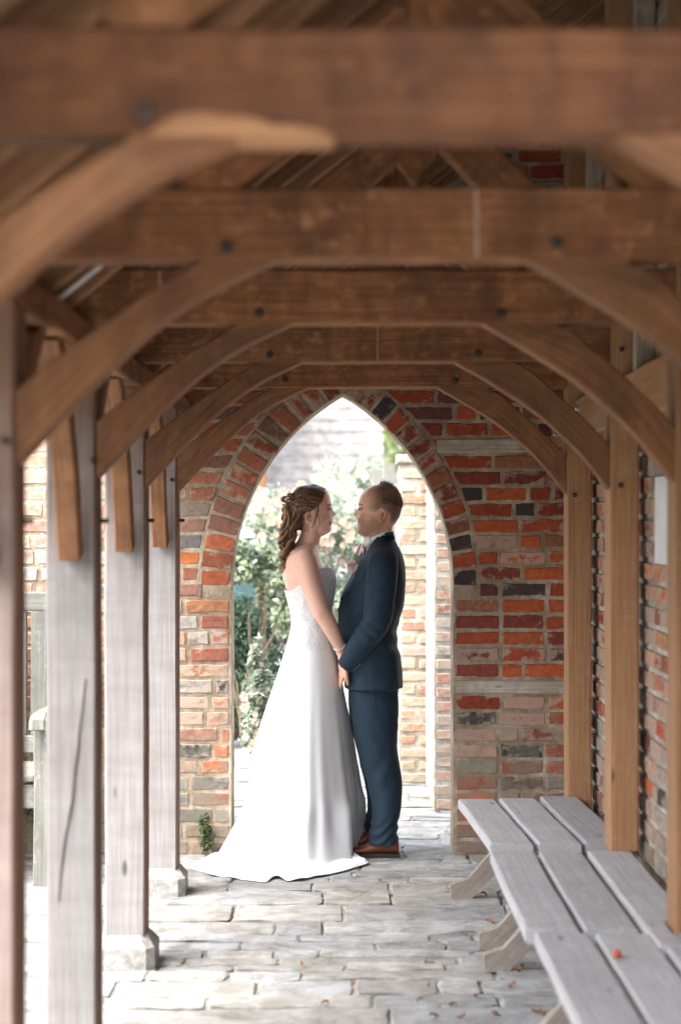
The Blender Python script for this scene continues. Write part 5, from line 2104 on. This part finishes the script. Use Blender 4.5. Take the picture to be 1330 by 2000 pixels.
ribbon([fr(708, 1063, -.004), fr(703.5, 1069, -.004), fr(697.5, 1082, -.004), fr(691, 1098, -.004), fr(684, 1116, -.004)], [.014, .018, .021, .026, .02], .014, nm='tie', mt='tie', nrm=(-1, 0, .35))
# collar points of the shirt on the near side
ribbon([fr(723, 1052, -.060), fr(714, 1060, -.048), fr(708.5, 1070, -.028)], [.016, .018, .004], .003, nm='collar_point', mt='shirt', nrm=(-.5, -1, .2), m=12)
# jacket collar and lapel, near and far
def lapel(outer, inner, s, nm):
    """flat cloth piece laid on the jacket between two edge lines (pixels)"""
    m = 46; w = 9
    A1 = spline(outer, m); B1 = spline(inner, m)
    V = []; Fc = []
    for i in range(m):
        for j in range(w):
            f = j/(w-1)
            x, y = A1[i][0]*(1-f)+B1[i][0]*f, A1[i][1]*(1-f)+B1[i][1]*f
            p, n = on_jacket(x, y, 0, s, .06)
            e = .0075*min(1, min(f, 1-f)*6+.15)+.0015
            V.append((p + Vector((-.35, s*.9, .1)).normalized()*e)[:])
    for i in range(m-1):
        for j in range(w-1):
            a = i*w+j; Fc.append((a, a+1, a+w+1, a+w))
    V = np.array(V).reshape(m, w, 3)
    for _ in range(3):
        V[1:-1, 1:-1] = (V[:-2, 1:-1]+V[2:, 1:-1]+V[1:-1, :-2]+V[1:-1, 2:])/4
    return obj(nm, V.reshape(-1, 3), Fc, M['suit'], jacket, True)


lapel([(772, 1052), (758, 1060), (744, 1070), (730, 1083), (722, 1094)], [(768, 1037), (752, 1041.5), (737, 1048.5), (724, 1062), (713, 1079)], -1, 'collar')
lapel([(727, 1092), (719, 1108), (709, 1124), (695, 1142), (679, 1160), (667, 1172)], [(712, 1079.5), (703, 1096), (693, 1113), (683, 1130), (672, 1150), (665, 1168)], -1, 'lapel')
c = PX(662.5, 1190); c.y = DC-.012
v, f, u = tube([c, c+Vector((-.006, 0, 0)), c+Vector((-.008, 0, 0))], [.009, .009, .006], 10)
obj('button', v, f, M['button'], jacket)

# trousers
def leg_rows(s, rows): return slices(rows, -.066 if s < 0 else .11, 30)


hip = slices([(1285, 676, 778, .150), (1320, 678, 783, .158), (1345, 680, 779, .154), (1370, 688, 772, .140), (1396, 700, 765, .11)], 0, 40, pw=2.2)
ln = leg_rows(-1, [(1345, 682, 776, .085), (1380, 684, 777.5, .092), (1418, 689, 777, .092), (1460, 699, 776, .086), (1490, 706, 780, .082), (1520, 714.5, 784, .078), (1550, 722, 784, .074), (1580, 727, 781, .072), (1605, 724, 776, .072), (1625, 720.5, 775.5, .073), (1640, 719, 777, .073), (1645, 722, 774, .068)])
lf = leg_rows(1, [(1345, 680, 770, .085), (1380, 681, 770, .092), (1418, 684, 766, .092), (1460, 694, 764, .086), (1500, 703, 764, .08), (1540, 713, 762, .075), (1580, 718, 760, .072), (1610, 714, 757, .072), (1628, 712, 757, .072), (1632, 716, 753, .066)])
A, Fo, Nn = remesh([hip, ln, lf], .0065, 4, .5)


def twr(p, n):
    x, y = pyx(p)
    w = .0045*nz((p[0], p[1], p[2]*.5), 9, 6)+.0022*nz((p[0], p[1], p[2]*.8+p[0]), 20, 2)
    w += .0045*math.sin(y*.30+x*.13+2*math.sin(x*.1))*sstep(1575, 1625, y)
    w += .003*math.sin((y*.6+x*.8)*.16)*math.exp(-(math.hypot(x-745, (y-1500)*.7)/32)**2)
    w -= .004*math.exp(-((x-(733+(y-1345)*.12))/1.3)**2)*sstep(1400, 1350, y)*(1 if p[1] < DC-.1 else 0)
    # pressed crease at the front
    return w


A = np.array([p+n_*twr(p, n_) for p, n_ in zip(A, Nn)])
obj('trousers', A, Fo, M['suit'], groom, True)


def shoe(xt, xh, ys, dy):
    """toe and heel pixels on the floor; toe points to -X"""
    root = thing('shoe', (PX(xt, 1672).x, DC+dy, 0), None, None)
    root.parent = groom; root.location = Vector(root.location) - WLOC[groom.name]
    x0 = (xt-672)/F*(DC+dy); x1 = (xh-672)/F*(DC+dy)
    L = x1-x0
    prof = [(0, .020, .014), (.03, .030, .026), (.10, .040, .038), (.22, .050, .045), (.34, .056, .047), (.45, .075, .045), (.56, .098, .041), (.66, .112, .039), (.8, .108, .038), (.92, .098, .035), (1.0, .075, .022)]
    sp_ = spline(prof, 36)
    V = []; Fc = []; n = 20
    for f, h, w in sp_:
        for k in range(n):
            t = 2*math.pi*k/n
            V.append((x0+f*L, DC+dy+w*math.cos(t)*(1 if math.sin(t) < .2 else 1-.25*math.sin(t)), .016+max(0, (h-.016)*(.5+.5*math.sin(t)))))
    for i in range(len(sp_)-1):
        for k in range(n):
            a = i*n+k; b = i*n+(k+1) % n
            Fc.append((a, b, b+n, a+n))
    Fc += [tuple(reversed(range(n))), tuple((len(sp_)-1)*n+k for k in range(n))]
    obj('upper', V, Fc, M['shoe'], root, True)
    V = []; Fc = []
    outl = [(f, w+.004) for f, h, w in sp_[::3]]+[(1.0, .022)]
    lo = [(x0-.004+f*(L+.008), -w) for f, w in outl]; hi = [(x0-.004+f*(L+.008), w) for f, w in reversed(outl)]
    ring = lo+hi; n = len(ring)
    def zb(f): return .009 if f < x0+.62*L and f > x0+.2*L else .004
    V = [(a, DC+dy+b, .004+(.006 if .55 < (a-x0)/L < .72 else 0)+(.006*max(0, 1-(a-x0)/L*7))) for a, b in ring]+[(a, DC+dy+b, .018+.006*max(0, 1-(a-x0)/L*7)) for a, b in ring]
    Fc = [tuple(reversed(range(n))), tuple(range(n, 2*n))]+[(i, (i+1) % n, n+(i+1) % n, n+i) for i in range(n)]
    obj('sole', V, Fc, M['sole'], root)
    V, Fc, UV = rbox(x0+.74*L, x0+L+.002, DC+dy-.034, DC+dy+.034, .002, .017, .004, 0, 0)
    obj('heel', V, Fc, M['sole'], root)
    mb = MB()
    for q in range(3):
        f = .44+q*.055
        h = np.interp(f, [p[0] for p in prof], [p[1] for p in prof])
        v, ff, u = tube([(x0+f*L, DC+dy+yy, .002+h-abs(yy)*.35) for yy in np.linspace(-.024, .024, 5)], .0022, 6); mb.add(v, ff)
    for s in (-1, 1):
        v, ff, u = tube([(x0+.46*L, DC+dy, .09), (x0+.41*L, DC+dy+s*.02-.01, .098), (x0+.37*L, DC+dy+s*.02-.012, .085), (x0+.44*L, DC+dy-.006, .084)], .0018, 6); mb.add(v, ff)
    mb.build('laces', M['sole'], root)


shoe(675.5, 779, 0, -.05)
shoe(662, 757, 0, .13)

# buttonhole rose
br = thing('buttonhole_flower', (.02, DC-.09, 1.36), 'pale pink rose with grey-green leaves pinned to the groom\'s lapel', 'flower')
M['rosep'] = foliage('rose_petal', None, trans=.3)
mb = MB()
c = PX(687, 1104); c.y = on_jacket(694, 1112)[0].y-.02
for ring, (nn_, R_, z_) in enumerate([(5, .010, .012), (6, .017, .008), (7, .025, .002), (8, .031, -.006)]):
    for k in range(nn_):
        a = k/nn_*6.283+ring*.6
        o = Vector((math.cos(a), 0, math.sin(a))); fwd = Vector((-.55, -.8, .15)).normalized()
        s1 = fwd.orthogonal().normalized(); s2 = fwd.cross(s1)
        o = s1*math.cos(a)+s2*math.sin(a); tt = -s1*math.sin(a)+s2*math.cos(a)
        V = []; Fc = []
        for i in range(5):
            for j in range(5):
                u_ = i/4; v_ = j/4*2-1
                rad_ = R_*(.25+.85*u_)
                wid = R_*.72*math.sin(math.pi*(.15+.7*u_))
                P = c + o*rad_*(1-.25*v_*v_) + tt*v_*wid + fwd*(z_+.010*u_*(1-u_)*4 - (.006*u_*u_ if ring > 1 else -.006*u_))
                V.append(P[:])
        for i in range(4):
            for j in range(4):
                q = i*5+j; Fc.append((q, q+1, q+6, q+5))
        g = r.uniform(.9, 1.1)
        mb.add(V, Fc, col=((.78*g if g < 1.02 else .8), (.60-.04*(3-ring))*g, (.60-.03*(3-ring))*g, 1))
mb.build('rose', M['rosep'], br, True)
mb = MB()
for k, (a, L_) in enumerate([(1.2, .055), (1.7, .06), (.6, .05), (-1.2, .055), (-1.7, .05), (-.7, .045), (.1, .04)]):
    b0 = c+Vector((.012, .01, 0))
    d = Vector((math.cos(a)*.6+.15, .1, math.sin(a))).normalized(); s_ = d.cross(Vector((0, -1, 0))).normalized()
    V = []; Fc = []
    for i in range(7):
        f = i/6; w = .011*math.sin(math.pi*(.05+.9*f))
        for v_ in (-1, 0, 1): V.append((b0+d*L_*f+s_*w*v_+Vector((0, -.004*(1-abs(v_))-.012*f*(1-f)*2, 0)))[:])
    for i in range(6):
        for j in range(2):
            q = i*3+j; Fc.append((q, q+1, q+4, q+3))
    mb.add(V, Fc, col=(.26, .31, .20, 1))
mb.build('leaf', M['rosep'], br, True)
